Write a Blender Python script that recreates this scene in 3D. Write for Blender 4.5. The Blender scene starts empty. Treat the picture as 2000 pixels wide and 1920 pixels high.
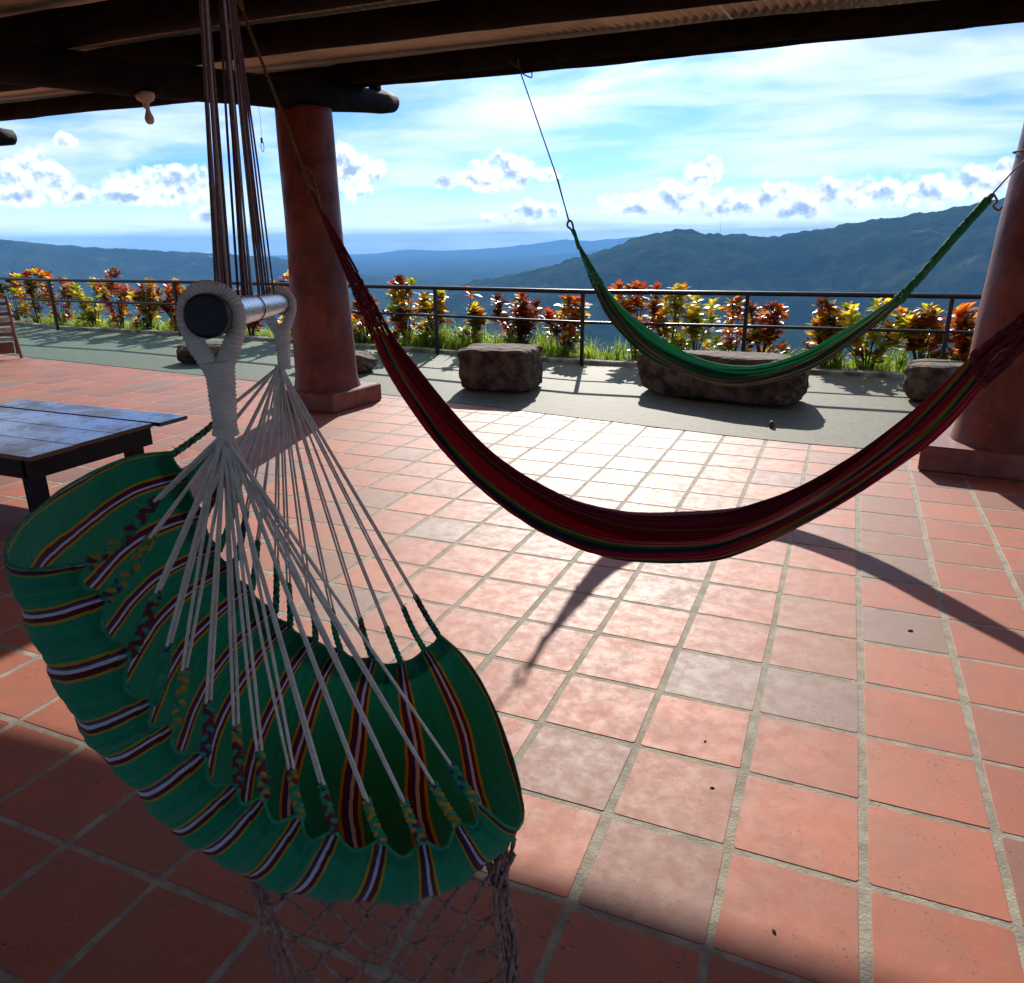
import bpy, bmesh, math, random
import numpy as np
from mathutils import Vector, Matrix, Quaternion

rnd = random.Random(7)
S = bpy.context.scene
COL = S.collection
rad = math.radians

# ------------------------------------------------------------------ camera
CAM = Vector((-0.2099, -2.3786, 1.5378))
F_PX = 1494.3
yaw, pitch, roll = -0.403, -0.318, -0.011
cy, sy = math.cos(yaw), math.sin(yaw)
fw = Vector((sy*math.cos(pitch), cy*math.cos(pitch), math.sin(pitch)))
rt0 = Vector((cy, -sy, 0)); up0 = rt0.cross(fw)
cr, sr = math.cos(roll), math.sin(roll)
rt = rt0*cr + up0*sr
up = rt0*-sr + up0*cr
cd = bpy.data.cameras.new('camera'); cam = bpy.data.objects.new('camera', cd); COL.objects.link(cam)
cam.matrix_world = Matrix(((rt.x, up.x, -fw.x, CAM.x), (rt.y, up.y, -fw.y, CAM.y), (rt.z, up.z, -fw.z, CAM.z), (0, 0, 0, 1)))
cd.sensor_fit = 'HORIZONTAL'; cd.sensor_width = 36.0; cd.lens = F_PX/2000*36
cd.clip_start = 0.02; cd.clip_end = 90000
S.camera = cam

# ------------------------------------------------------------------ sun, sky, exposure
SUN_EL, SUN_AZ = 26.25, -16.0            # azimuth from +Y towards +X
sd = Vector((math.sin(rad(SUN_AZ))*math.cos(rad(SUN_EL)), math.cos(rad(SUN_AZ))*math.cos(rad(SUN_EL)), math.sin(rad(SUN_EL))))
sl = bpy.data.lights.new('sun', 'SUN'); sl.energy = 2.9; sl.angle = rad(0.53); sl.color = (1.0, 0.93, 0.83)
so = bpy.data.objects.new('sun', sl); COL.objects.link(so)
so.rotation_euler = (-sd).to_track_quat('-Z', 'Y').to_euler(); so.location = (0, 0, 30)
S.view_settings.view_transform = 'Standard'
try: S.view_settings.look = 'None'
except Exception: pass
S.view_settings.gamma = 1.0
S.view_settings.use_curve_mapping = False
S.view_settings.exposure = 1.27
S.render.engine = 'CYCLES'
cyc = S.cycles
cyc.max_bounces = 8; cyc.diffuse_bounces = 4; cyc.glossy_bounces = 3; cyc.transmission_bounces = 4
cyc.volume_bounces = 0; cyc.transparent_max_bounces = 8
cyc.sample_clamp_indirect = 6.0
cyc.caustics_reflective = False; cyc.caustics_refractive = False
try:
    cyc.use_denoising = True; cyc.denoiser = 'OPENIMAGEDENOISE'
except Exception: pass

# ------------------------------------------------------------------ node helpers
class NT:
    def __init__(s, tree): s.t = tree; s.n = tree.nodes; s.l = tree.links
    def new(s, typ, **kw):
        n = s.n.new(typ)
        for k, v in kw.items(): setattr(n, k, v)
        return n
    def put(s, sock, v):
        if hasattr(v, 'is_output') or isinstance(v, bpy.types.NodeSocket): s.l.new(v, sock)
        else: sock.default_value = v
    def m(s, op, a, b=None, c=None, clamp=False):
        n = s.new('ShaderNodeMath', operation=op); n.use_clamp = clamp
        s.put(n.inputs[0], a)
        if b is not None: s.put(n.inputs[1], b)
        if c is not None: s.put(n.inputs[2], c)
        return n.outputs[0]
    def vm(s, op, a, b=None, sc=None):
        n = s.new('ShaderNodeVectorMath', operation=op); s.put(n.inputs[0], a)
        if b is not None: s.put(n.inputs[1], b)
        if sc is not None: s.put(n.inputs['Scale'], sc)
        return n.outputs[0]
    def mix(s, f, a, b, mode='MIX'):
        n = s.new('ShaderNodeMix', data_type='RGBA', blend_type=mode)
        s.put(n.inputs[0], f); s.put(n.inputs[6], a); s.put(n.inputs[7], b)
        return n.outputs[2]
    def noise(s, vec, scale, detail=4, rough=0.55, dist=0.0, dim='3D', lac=2.0):
        n = s.new('ShaderNodeTexNoise', noise_dimensions=dim)
        if vec is not None: s.l.new(vec, n.inputs['Vector'])
        n.inputs['Scale'].default_value = scale; n.inputs['Detail'].default_value = detail
        n.inputs['Roughness'].default_value = rough; n.inputs['Distortion'].default_value = dist
        n.inputs['Lacunarity'].default_value = lac
        return n.outputs[0]
    def ss(s, x, lo, hi, a=0.0, b=1.0):
        n = s.new('ShaderNodeMapRange', interpolation_type='SMOOTHSTEP')
        s.put(n.inputs[0], x); n.inputs[1].default_value = lo; n.inputs[2].default_value = hi
        n.inputs[3].default_value = a; n.inputs[4].default_value = b
        return n.outputs[0]
    def ramp(s, f, stops, interp='LINEAR'):
        n = s.new('ShaderNodeValToRGB'); e = n.color_ramp; e.interpolation = interp
        while len(e.elements) > 1: e.elements.remove(e.elements[-1])
        e.elements[0].position = stops[0][0]; e.elements[0].color = (*stops[0][1], 1)
        for p, c in stops[1:]:
            x = e.elements.new(p); x.color = (*c, 1)
        s.put(n.inputs[0], f); return n.outputs[0]

def newmat(name):
    m = bpy.data.materials.new(name); m.use_nodes = True
    nt = NT(m.node_tree); b = m.node_tree.nodes['Principled BSDF']
    return m, nt, b
def c4(c): return (c[0], c[1], c[2], 1.0)

def mat(name, c1, c2=None, rough=0.7, scale=8.0, stretch=(1, 1, 1), bump=0.2, bscale=None, spec=0.4, lo=0.35, hi=0.65, metal=0.0, detail=5, rvar=0.0, dist=0.0, bdist=0.01, coord='Object'):
    m, nt, b = newmat(name)
    tc = nt.new('ShaderNodeTexCoord').outputs[coord]
    mp = nt.new('ShaderNodeMapping'); nt.l.new(tc, mp.inputs[0]); mp.inputs['Scale'].default_value = stretch
    v = mp.outputs[0]
    n1 = nt.noise(v, scale, detail, 0.6, dist)
    f = nt.ss(n1, lo, hi)
    col = nt.mix(f, c4(c1), c4(c2 or c1))
    if rvar:
        oi = nt.new('ShaderNodeObjectInfo').outputs['Random']
        k = nt.m('MULTIPLY_ADD', oi, 2*rvar, 1-rvar)
        cc = nt.new('ShaderNodeCombineXYZ'); [nt.l.new(k, cc.inputs[i]) for i in range(3)]
        col = nt.mix(1.0, col, cc.outputs[0], 'MULTIPLY')
    nt.l.new(col, b.inputs['Base Color'])
    b.inputs['Roughness'].default_value = rough; b.inputs['Metallic'].default_value = metal
    b.inputs['Specular IOR Level'].default_value = spec
    if bump:
        bn = nt.new('ShaderNodeBump'); bn.inputs['Strength'].default_value = bump; bn.inputs['Distance'].default_value = bdist
        nt.l.new(nt.noise(v, bscale or scale*4, 5, 0.65), bn.inputs['Height'])
        nt.l.new(bn.outputs[0], b.inputs['Normal'])
    return m

# ------------------------------------------------------------------ world: sky with clouds
w = bpy.data.worlds.new('World'); S.world = w; w.use_nodes = True
W = NT(w.node_tree); bg = w.node_tree.nodes['Background']
sky = W.new('ShaderNodeTexSky'); sky.sky_type = 'NISHITA'; sky.sun_disc = False
sky.sun_elevation = rad(SUN_EL); sky.sun_rotation = rad(SUN_AZ)
sky.altitude = 1200; sky.air_density = 0.75; sky.dust_density = 0.6; sky.ozone_density = 5.0
skyc = W.mix(1.0, sky.outputs[0], (0.215, 0.315, 0.50, 1), 'MULTIPLY')
D = W.new('ShaderNodeTexCoord').outputs['Generated']
sx = W.new('ShaderNodeSeparateXYZ'); W.l.new(D, sx.inputs[0])
az = W.m('MULTIPLY', W.m('ARCTAN2', sx.outputs[0], sx.outputs[1]), 57.2958)
el = W.m('MULTIPLY', W.m('ARCSINE', sx.outputs[2]), 57.2958)
ae = W.new('ShaderNodeCombineXYZ'); W.l.new(az, ae.inputs[0]); W.l.new(el, ae.inputs[1])
AE = ae.outputs[0]
clouds = [(-52.74,3.75,1.63,1.28),(-51.95,2.85,1.95,0.52),(-53.85,2.73,1.34,0.46),(-51.01,5.93,0.54,0.4),(-45.82,3.45,2.94,0.97),(-47.98,2.9,1.49,0.55),(-43.42,1.69,0.76,0.51),(-33.71,4.51,1.79,1.33),(-23.38,4.48,2.2,0.91),(-25.34,3.94,1.42,0.59),(-27.55,3.76,0.92,0.39),(-20.36,4.28,1.2,0.39),(-21.61,1.8,1.8,0.68),(-23.42,1.48,1.44,0.41),(-9.78,4.23,1.21,0.82),(-11.55,2.65,2.39,0.98),(-14.66,2.28,1.75,0.73),(-8.11,2.09,1.99,0.85),(-5.18,2.51,1.93,0.83),(-3.49,1.67,2.21,0.64),(-1.83,2.42,1.11,0.94),(0.75,2.5,2.36,0.8),(3.66,2.56,2.25,0.77),(5.85,2.86,1.88,0.81),(7.65,3.27,1.82,0.8),(10.2,3.29,1.95,0.83),(-56.33,3.1,1.52,0.84),
          (15,3.0,3.2,1.0),(22,4.2,3.0,1.3),(31,2.6,4.0,0.9),(-66,3.2,3.2,1.0),(-74,4.4,3.0,1.3),(48,3.4,4,1.2),(-95,3.2,5,1.1),(75,3.0,5,1.1),(110,3.6,5,1.2),(-130,3.2,5,1.1),(160,3.4,6,1.1)]
warp = W.noise(AE, 0.9, 3, 0.6)
AEw = W.vm('ADD', AE, W.vm('SCALE', W.vm('SUBTRACT', W.new('ShaderNodeTexNoise').outputs[1], (0.5, 0.5, 0.5)), sc=0.0))
field = None
for (a, e, ra, re) in clouds:
    q = W.vm('MULTIPLY', W.vm('SUBTRACT', AE, (a, e, 0)), (1/ra/1.35, 1/re/1.5, 0))
    n = W.new('ShaderNodeVectorMath', operation='DOT_PRODUCT'); W.l.new(q, n.inputs[0]); W.l.new(q, n.inputs[1])
    f = W.m('SUBTRACT', 1.0, n.outputs['Value'])
    field = f if field is None else W.m('SMOOTH_MAX', field, f, 0.25)
nb = W.noise(AE, 0.75, 5, 0.55, 0.15)
nf = W.noise(AE, 2.6, 4, 0.55)
cl = W.m('ADD', field, W.m('MULTIPLY', W.m('SUBTRACT', nb, 0.5), 2.9))
cl = W.m('ADD', cl, W.m('MULTIPLY', W.m('SUBTRACT', nf, 0.5), 0.7))
cover = W.ss(cl, 0.10, 0.85)
nb2 = W.noise(W.vm('ADD', AE, (0.12, 0.42, 0)), 0.75, 5, 0.55, 0.15)
core = W.ss(W.m('ADD', W.m('MULTIPLY', cl, 0.62), W.m('MULTIPLY', W.m('SUBTRACT', nb2, nb), 3.4)), 0.20, 1.05, 0.0, 0.95)
ccol = W.mix(core, (4.2, 4.4, 4.6, 1), (1.15, 1.6, 2.35, 1))
# thin high cloud: stretched, seen in perspective
pz = W.m('ADD', sx.outputs[2], 0.10)
pc = W.new('ShaderNodeCombineXYZ'); W.l.new(W.m('DIVIDE', sx.outputs[0], pz), pc.inputs[0]); W.l.new(W.m('DIVIDE', sx.outputs[1], pz), pc.inputs[1])
mp = W.new('ShaderNodeMapping'); W.l.new(pc.outputs[0], mp.inputs[0]); mp.inputs['Rotation'].default_value = (0, 0, rad(-25)); mp.inputs['Scale'].default_value = (1.0, 1.35, 1)
hi1 = W.noise(mp.outputs[0], 1.1, 7, 0.55, 0.4)
hi2 = W.noise(mp.outputs[0], 0.5, 3, 0.5)
dt = W.new('ShaderNodeVectorMath', operation='DOT_PRODUCT'); W.l.new(D, dt.inputs[0]); dt.inputs[1].default_value = tuple(sd)
veil = W.ss(dt.outputs['Value'], 0.93, 1.0, 1.0, 4.0)      # thin cloud brightens towards the sun
hc = W.ss(W.m('ADD', W.m('MULTIPLY', hi1, 0.7), W.m('MULTIPLY', hi2, 0.55)), 0.47, 0.80, 0.0, 0.9)
hz = W.ss(el, 0.2, 3.4, 0.85, 0.0)
skyc = W.mix(hz, skyc, (4.8, 5.7, 6.4, 1))
skyc = W.mix(hc, skyc, W.vm('SCALE', (2.9, 3.35, 3.7), sc=veil))
skyc = W.mix(cover, skyc, ccol)
W.l.new(skyc, bg.inputs[0]); bg.inputs[1].default_value = 0.15

# ------------------------------------------------------------------ mesh helpers
class MB:
    def __init__(s): s.v = []; s.f = []; s.mi = []; s.uv = {}
    def add(s, vs, fs, mi=0):
        o = len(s.v); s.v += [tuple(v) for v in vs]; s.f += [tuple(i+o for i in f) for f in fs]; s.mi += [mi]*len(fs)
    def box(s, cx, cy_, cz, sx_, sy_, sz, rz=0, mi=0, b=0.0, taper=1.0):
        X, Y, Z = sx_/2, sy_/2, sz/2
        vs = []
        if b <= 0:
            for z in (-Z, Z):
                k = taper if z > 0 else 1
                vs += [(-X*k, -Y*k, z), (X*k, -Y*k, z), (X*k, Y*k, z), (-X*k, Y*k, z)]
            fs = [(3, 2, 1, 0), (4, 5, 6, 7), (0, 1, 5, 4), (1, 2, 6, 5), (2, 3, 7, 6), (3, 0, 4, 7)]
        else:
            for (z, q) in ((-Z, b), (-Z+b, 0), (Z-b, 0), (Z, b)):
                x, y = X-q, Y-q
                vs += [(-x+b*0, -y, z), (x, -y, z), (x, y, z), (-x, y, z)]
            fs = [(3, 2, 1, 0), (12, 13, 14, 15)]
            for r in range(3):
                for i in range(4):
                    j = (i+1) % 4; fs.append((r*4+i, r*4+j, r*4+4+j, r*4+4+i))
        c, s_ = math.cos(rz), math.sin(rz)
        s.add([(cx+x*c-y*s_, cy_+x*s_+y*c, cz+z) for x, y, z in vs], fs, mi)
    def tube(s, pts, r, n=8, mi=0, closed=False, cap=True, rfun=None):
        P = [Vector(p) for p in pts]; N = len(P)
        if not isinstance(r, (list, tuple)): r = [r]*N
        T = []
        for i in range(N):
            if closed: t = P[(i+1) % N]-P[i-1]
            else: t = P[min(i+1, N-1)]-P[max(i-1, 0)]
            T.append(t.normalized() if t.length > 1e-9 else Vector((0, 0, 1)))
        a = Vector((0, 0, 1)) if abs(T[0].z) < 0.9 else Vector((1, 0, 0))
        u = (a - T[0]*a.dot(T[0])).normalized()
        vs = []
        for i in range(N):
            u = (u - T[i]*u.dot(T[i])); u = u.normalized() if u.length > 1e-9 else Vector((1, 0, 0))
            b = T[i].cross(u)
            for k in range(n):
                th = 2*math.pi*k/n; rr = r[i]*(rfun(i, k) if rfun else 1)
                vs.append(P[i] + (u*math.cos(th)+b*math.sin(th))*rr)
        fs = []
        M_ = N if closed else N-1
        for i in range(M_):
            j = (i+1) % N
            for k in range(n):
                l = (k+1) % n; fs.append((i*n+k, i*n+l, j*n+l, j*n+k))
        if cap and not closed:
            fs.append(tuple(range(n-1, -1, -1))); fs.append(tuple((N-1)*n+k for k in range(n)))
        s.add(vs, fs, mi)
    def grid(s, pts, mi=0, closed_v=False):
        R = len(pts); Cn = len(pts[0]); o = len(s.v)
        fs = []
        for i in range(R-1):
            for j in range(Cn-1 if not closed_v else Cn):
                k = (j+1) % Cn; fs.append((i*Cn+j, i*Cn+k, (i+1)*Cn+k, (i+1)*Cn+j))
        s.add([p for row in pts for p in row], fs, mi)
    def mesh(s, name, mats, smooth=False):
        me = bpy.data.meshes.new(name); me.from_pydata(s.v, [], s.f)
        for m in (mats if isinstance(mats, (list, tuple)) else [mats]): me.materials.append(m)
        if any(s.mi): me.polygons.foreach_set('material_index', s.mi)
        if smooth: me.polygons.foreach_set('use_smooth', [True]*len(me.polygons))
        me.update(); return me
    def build(s, name, mats, parent=None, smooth=False, kind=None, label=None):
        me = s.mesh(name, mats, smooth)
        return place(name, me, parent, kind=kind, label=label)

def place(name, me, parent=None, loc=None, rot=None, scale=None, kind=None, label=None):
    o = bpy.data.objects.new(name, me); COL.objects.link(o)
    if parent is not None: o.parent = parent
    if loc is not None: o.location = loc
    if rot is not None: o.rotation_euler = rot
    if scale is not None: o.scale = scale
    if kind: o['kind'] = kind
    if label: o['label'] = label
    return o
def tag(o, label, cat, group=None):
    o['label'] = label; o['category'] = cat
    if group: o['group'] = group
    return o
def thing(name, label, cat, loc=(0, 0, 0), rz=0.0, group=None):
    o = bpy.data.objects.new(name, None); COL.objects.link(o); o.location = loc; o.rotation_euler = (0, 0, rz)
    o.empty_display_size = 0.1
    return tag(o, label, cat, group)
def local(root, p):   # world point -> coordinates under an unrotated / rotated root
    c, s_ = math.cos(-root.rotation_euler.z), math.sin(-root.rotation_euler.z)
    d = Vector(p)-Vector(root.location)
    return Vector((d.x*c-d.y*s_, d.x*s_+d.y*c, d.z))
def lerp(a, b, t): return a+(b-a)*t
def spline(P, n, closed=False):
    """Catmull-Rom resample"""
    P = [Vector(p) for p in P]; out = []; N = len(P)
    seg = N if closed else N-1
    for k in range(n):
        t = k/(n if closed else n-1)*seg; i = min(int(t), seg-1); f = t-i
        if closed: p0, p1, p2, p3 = P[(i-1) % N], P[i % N], P[(i+1) % N], P[(i+2) % N]
        else: p0, p1, p2, p3 = P[max(i-1, 0)], P[i], P[i+1], P[min(i+2, N-1)]
        out.append(0.5*((2*p1)+(p2-p0)*f+(2*p0-5*p1+4*p2-p3)*f*f+(3*p1-p0-3*p2+p3)*f**3))
    return out
def cord(mb, path, R, strands=3, turns_per_m=40, n=5, mis=(0,), rs=None, steps_per_turn=7, flat=1.0):
    """a laid rope / braid: strands twisted round the path"""
    path = [Vector(p) for p in path]
    L = sum((path[i+1]-path[i]).length for i in range(len(path)-1)); turns = max(1.0, L*turns_per_m)
    N = max(6, int(turns*steps_per_turn)); base = spline(path, N)
    rs = rs or R*0.62
    T = [(base[min(i+1, N-1)]-base[max(i-1, 0)]).normalized() for i in range(N)]
    a = Vector((0, 0, 1)) if abs(T[0].z) < 0.9 else Vector((1, 0, 0)); u = (a-T[0]*a.dot(T[0])).normalized()
    fr = []
    for i in range(N):
        u = (u-T[i]*u.dot(T[i])).normalized(); fr.append((u.copy(), T[i].cross(u)))
    for k in range(strands):
        pts = []
        for i in range(N):
            th = 2*math.pi*(turns*i/(N-1)+k/strands)
            pts.append(base[i]+(fr[i][0]*math.cos(th)+fr[i][1]*math.sin(th)*flat)*(R-rs*0.75))
        mb.tube(pts, rs, n, mi=mis[k % len(mis)])

def vnoise(x, y, seed=0):
    """numpy value noise"""
    x = np.asarray(x, float); y = np.asarray(y, float)
    xi = np.floor(x).astype(np.int64); yi = np.floor(y).astype(np.int64); xf = x-xi; yf = y-yi
    def h(a, b):
        n = (a*374761393+b*668265263+seed*1442695041) & 0xffffffff
        n = ((n ^ (n >> 13))*1274126177) & 0xffffffff
        return ((n ^ (n >> 16)) & 0xffff)/65535.0
    u = xf*xf*(3-2*xf); v = yf*yf*(3-2*yf)
    return (h(xi, yi)*(1-u)+h(xi+1, yi)*u)*(1-v)+(h(xi, yi+1)*(1-u)+h(xi+1, yi+1)*u)*v
def fbm(x, y, o=5, seed=0, g=0.5):
    s_ = 0; a = 1; t = 0
    for k in range(o): s_ = s_+a*vnoise(x*2**k, y*2**k, seed+k); t += a; a *= g
    return s_/t

# ------------------------------------------------------------------ terrain / hills
AZ = {'near': [(-34,-7),(-28.13,-3.88),(-25.89,-2.95),(-22.92,-2.56),(-19.24,-1.57),(-16.35,-0.76),(-13.87,0.08),(-11.44,0.59),(-9.34,0.23),(-6.96,0.17),(-5.27,-0.11),(-3.34,0.23),(-1.47,0.52),(1.54,1.01),(3.84,1.29),(5.78,1.51),(6.57,1.73),(8.1,2.11),(10.34,2.45),(13.98,2.04),(18.4,1.35),(30,1.8),(50,0.8),(70,-1)],
 'left': [(-110,-1),(-90,0.6),(-75,0.2),(-64.63,0.09),(-60.24,0.31),(-55.33,0.32),(-52.72,-0.0),(-48.47,-0.33),(-43.24,-0.67),(-39.31,-1.0),(-37.32,-1.61),(-34.56,-2.18),(-31.73,-2.58),(-28.46,-2.88),(-24.78,-3.07),(-15,-3.4),(10,-4)],
 'mid': [(-60,-2),(-37.3,-1.44),(-34.33,-1.87),(-32.53,-2.14),(-30.28,-2.5),(-27.46,-2.55),(-25.95,-2.6),(-22.92,-2.7),(0,-3)],
 'far2': [(-60,-1.6),(-37.27,-1.1),(-34.39,-1.31),(-32.49,-1.55),(-31.61,-1.91),(-30.25,-2.05),(-29.28,-1.67),(-28.44,-1.45),(-27.13,-1.69),(-25.55,-1.54),(-22.17,-1.29),(-17.43,-0.81),(-12.08,-0.52),(0,-0.9),(20,-1)],
 'far1': [(-70,-0.8),(-50,-0.9),(-40.71,-1.54),(-34.47,-0.97),(-33.05,-0.88),(-30.17,-0.58),(-27.65,-0.71),(-24.36,-0.57),(-21.44,-0.32),(-19.26,-0.03),(-17.08,-0.13),(-14.23,0.12),(-12.1,-0.01),(-5.23,-0.58),(20,-0.3),(60,-0.6)]}
RIDGE = [('near', 4700, 1800, 30), ('left', 7600, 2000, 20), ('mid', 12500, 1500, 16), ('far2', 18000, 1900, 24), ('far1', 26000, 2000, 34)]
az_in = np.arange(-64, 20.001, 0.12)
azs = np.concatenate([np.arange(-180, -64, 2.0), az_in, np.arange(22, 180.1, 2.0)])
rr = np.concatenate([np.array([1.0, 4.0, 8.5]), np.geomspace(11, 1200, 60), np.geomspace(1240, 6300, 140), np.geomspace(6400, 27500, 150)])
A_, R_ = np.meshgrid(np.radians(azs), rr, indexing='ij')
X_ = CAM.x+R_*np.sin(A_); Y_ = CAM.y+R_*np.cos(A_)
base = -420 + 60*(fbm(X_/1500, Y_/1500, 4, 3)-0.5)
slope = -0.4-np.clip(R_-11, 0, None)*0.42
Z_ = np.maximum(slope, base)
Z_ = np.where(R_ < 10.6, -0.4, Z_)
for name, r0, wd, nz in RIDGE:
    pts = AZ[name]; e = np.interp(np.degrees(A_), [p[0] for p in pts], [p[1] for p in pts], left=-9, right=-9)
    top = CAM.z + r0*np.tan(np.radians(e))
    # crest wanders in plan, spurs run down both sides
    q = (R_-r0)/wd
    spur = np.abs(fbm(X_/(r0*0.16), Y_/(r0*0.16), 5, 11+int(r0) % 7)-0.5)*2
    h = np.exp(-q*q*1.6)
    fall = 1-h
    spur2 = np.abs(fbm(X_/(r0*0.055), Y_/(r0*0.055), 4, 31+int(r0) % 5)-0.5)*2
    z = base + (top-base)*h - spur*fall*h*(top-base)*0.9 - spur2*np.minimum(fall*3, 1)*h*(top-base)*0.30
    small = (fbm(X_/(r0*0.014), Y_/(r0*0.014), 5, 5)-0.5)*nz + (fbm(np.degrees(A_)*2.2, R_*0+r0, 4, 9)-0.5)*nz*0.6*h**6
    Z_ = np.maximum(Z_, z+small)
# wooded relief on all the slopes beyond the garden
Z_ = Z_ + np.where(R_ > 120, (fbm(X_/60, Y_/60, 4, 21)-0.5)*np.clip((R_-120)/300, 0, 1)*22, 0)
back = np.abs(np.degrees(A_)+22) > 115
Z_ = np.where(back & (R_ < 60), -0.4, Z_)
na, nr = A_.shape
verts = np.stack([X_, Y_, Z_], -1).reshape(-1, 3)
I = np.arange(na*nr).reshape(na, nr)
quads = np.stack([I[:-1, :-1], I[:-1, 1:], I[1:, 1:], I[1:, :-1]], -1).reshape(-1, 4)
me = bpy.data.meshes.new('hills')
me.vertices.add(len(verts)); me.vertices.foreach_set('co', verts.ravel())
me.loops.add(quads.size); me.loops.foreach_set('vertex_index', quads.ravel().astype(np.int32))
me.polygons.add(len(quads)); me.polygons.foreach_set('loop_start', np.arange(0, quads.size, 4, dtype=np.int32)); me.polygons.foreach_set('loop_total', np.full(len(quads), 4, dtype=np.int32))
me.update(calc_edges=True); me.validate()
m, nt, b = newmat('wooded_hills')
geo = nt.new('ShaderNodeNewGeometry'); pos = geo.outputs['Position']
n1 = nt.noise(pos, 0.0026, 6, 0.6); n2 = nt.noise(pos, 0.02, 5, 0.7)
f = nt.ss(nt.m('ADD', nt.m('MULTIPLY', n1, 0.6), nt.m('MULTIPLY', n2, 0.45)), 0.42, 0.66)
col = nt.mix(f, (0.008, 0.022, 0.012, 1), (0.048, 0.068, 0.026, 1))
cl2 = nt.ss(nt.noise(pos, 0.0028, 5, 0.62, 0.8), 0.60, 0.70)
col = nt.mix(cl2, col, (0.095, 0.095, 0.04, 1))
nt.l.new(col, b.inputs['Base Color']); b.inputs['Roughness'].default_value = 1.0; b.inputs['Specular IOR Level'].default_value = 0.0
bn = nt.new('ShaderNodeBump'); bn.inputs['Strength'].default_value = 1.0; bn.inputs['Distance'].default_value = 22
nt.l.new(nt.noise(pos, 0.03, 7, 0.72), bn.inputs['Height']); nt.l.new(bn.outputs[0], b.inputs['Normal'])
me.materials.append(m); me.polygons.foreach_set('use_smooth', [True]*len(me.polygons))
o = place('hills', me, kind='structure')

# haze
mb = MB(); zb, zt = -520.0, float(Z_.max())+25
mb.box(-200, 0, (zb+zt)/2, 56000, 56000, zt-zb)
m = bpy.data.materials.new('haze'); m.use_nodes = True; m.node_tree.nodes.clear(); H = NT(m.node_tree)
out = H.new('ShaderNodeOutputMaterial'); pv = H.new('ShaderNodeVolumePrincipled')
pv.inputs['Color'].default_value = (0.20, 0.52, 1.0, 1); pv.inputs['Density'].default_value = 0.000062; pv.inputs['Anisotropy'].default_value = 0.0
H.l.new(pv.outputs[0], out.inputs['Volume'])
mb.build('haze', m, kind='stuff')

# ------------------------------------------------------------------ shared materials
M = {}
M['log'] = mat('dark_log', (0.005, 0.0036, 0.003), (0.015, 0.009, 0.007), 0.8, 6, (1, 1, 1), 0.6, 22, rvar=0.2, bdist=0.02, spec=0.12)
M['iron'] = mat('black_iron', (0.008, 0.008, 0.010), (0.018, 0.016, 0.016), 0.38, 30, bump=0.15, bscale=60, spec=0.45, bdist=0.003)
M['rock'] = mat('brown_rock', (0.045, 0.026, 0.016), (0.17, 0.115, 0.075), 0.9, 7, bump=1.0, bscale=11, detail=8, rvar=0.15, bdist=0.03)
M['colm'] = mat('painted_plaster_column', (0.115, 0.028, 0.016), (0.25, 0.070, 0.036), 0.42, 3.2, (1, 1, 0.6), 0.35, 9, spec=0.5, rvar=0.06, detail=7, bdist=0.012)
M['colm'], nt, b = newmat('painted_plaster_column')
pos = nt.new('ShaderNodeNewGeometry').outputs['Position']; mpc = nt.new('ShaderNodeMapping'); nt.l.new(pos, mpc.inputs[0]); mpc.inputs['Scale'].default_value = (1, 1, 0.35)
col = nt.mix(nt.ss(nt.noise(pos, 3.0, 7, 0.62, 0.3), 0.35, 0.66), (0.10, 0.022, 0.011, 1), (0.215, 0.054, 0.024, 1))
col = nt.mix(nt.ss(nt.noise(mpc.outputs[0], 7, 6, 0.7), 0.50, 0.72, 0, 0.65), col, (0.055, 0.020, 0.015, 1))
col = nt.mix(nt.ss(nt.noise(pos, 16, 5, 0.7), 0.60, 0.72, 0, 0.5), col, (0.33, 0.15, 0.09, 1))
nt.l.new(col, b.inputs['Base Color']); nt.l.new(nt.ss(nt.noise(pos, 5, 5, .6), .3, .7, .42, .68), b.inputs['Roughness']); b.inputs['Specular IOR Level'].default_value = 0.38
bn = nt.new('ShaderNodeBump'); bn.inputs['Strength'].default_value = 0.5; bn.inputs['Distance'].default_value = 0.012
nt.l.new(nt.m('ADD', nt.noise(pos, 5, 7, 0.6), nt.m('MULTIPLY', nt.noise(pos, 45, 4, .6), .25)), bn.inputs['Height']); nt.l.new(bn.outputs[0], b.inputs['Normal'])
M['plinth'] = mat('painted_concrete_plinth', (0.16, 0.045, 0.028), (0.26, 0.085, 0.052), 0.55, 6, bump=0.4, bscale=30, spec=0.4)

# ------------------------------------------------------------------ floor
T = 0.33
patio = MB()
EDGE = [(-19.0, 6.1), (-14.0, 5.5), (-10.71, 5.08), (-7.47, 4.74), (-6.64, 4.66), (-4.31, 4.41), (-3.6, 4.31), (-2.67, 4.15), (-2.0, 4.05), (-1.05, 3.90), (-0.5, 3.84), (0.1, 3.84), (1.5, 3.78), (6.0, 3.6)]
def y_edge(x):
    for (x0, y0), (x1, y1) in zip(EDGE, EDGE[1:]):
        if x0 <= x <= x1: return lerp(y0, y1, (x-x0)/(x1-x0))
    return EDGE[0][1] if x < EDGE[0][0] else EDGE[-1][1]
patio.grid([[(x, y, -0.006) for x in np.linspace(-19, 6, 60)] for y in np.linspace(-8, 6.2, 40)])
for _i in range(len(patio.v)): patio.v[_i] = (patio.v[_i][0], patio.v[_i][1], -0.0014)
grout = mat('cement_grout', (0.26, 0.235, 0.185), (0.40, 0.37, 0.29), 0.8, 14, bump=0.8, bscale=120, detail=6, spec=0.35, bdist=0.004)
floor = patio.build('patio_floor', grout, kind='structure')

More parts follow.
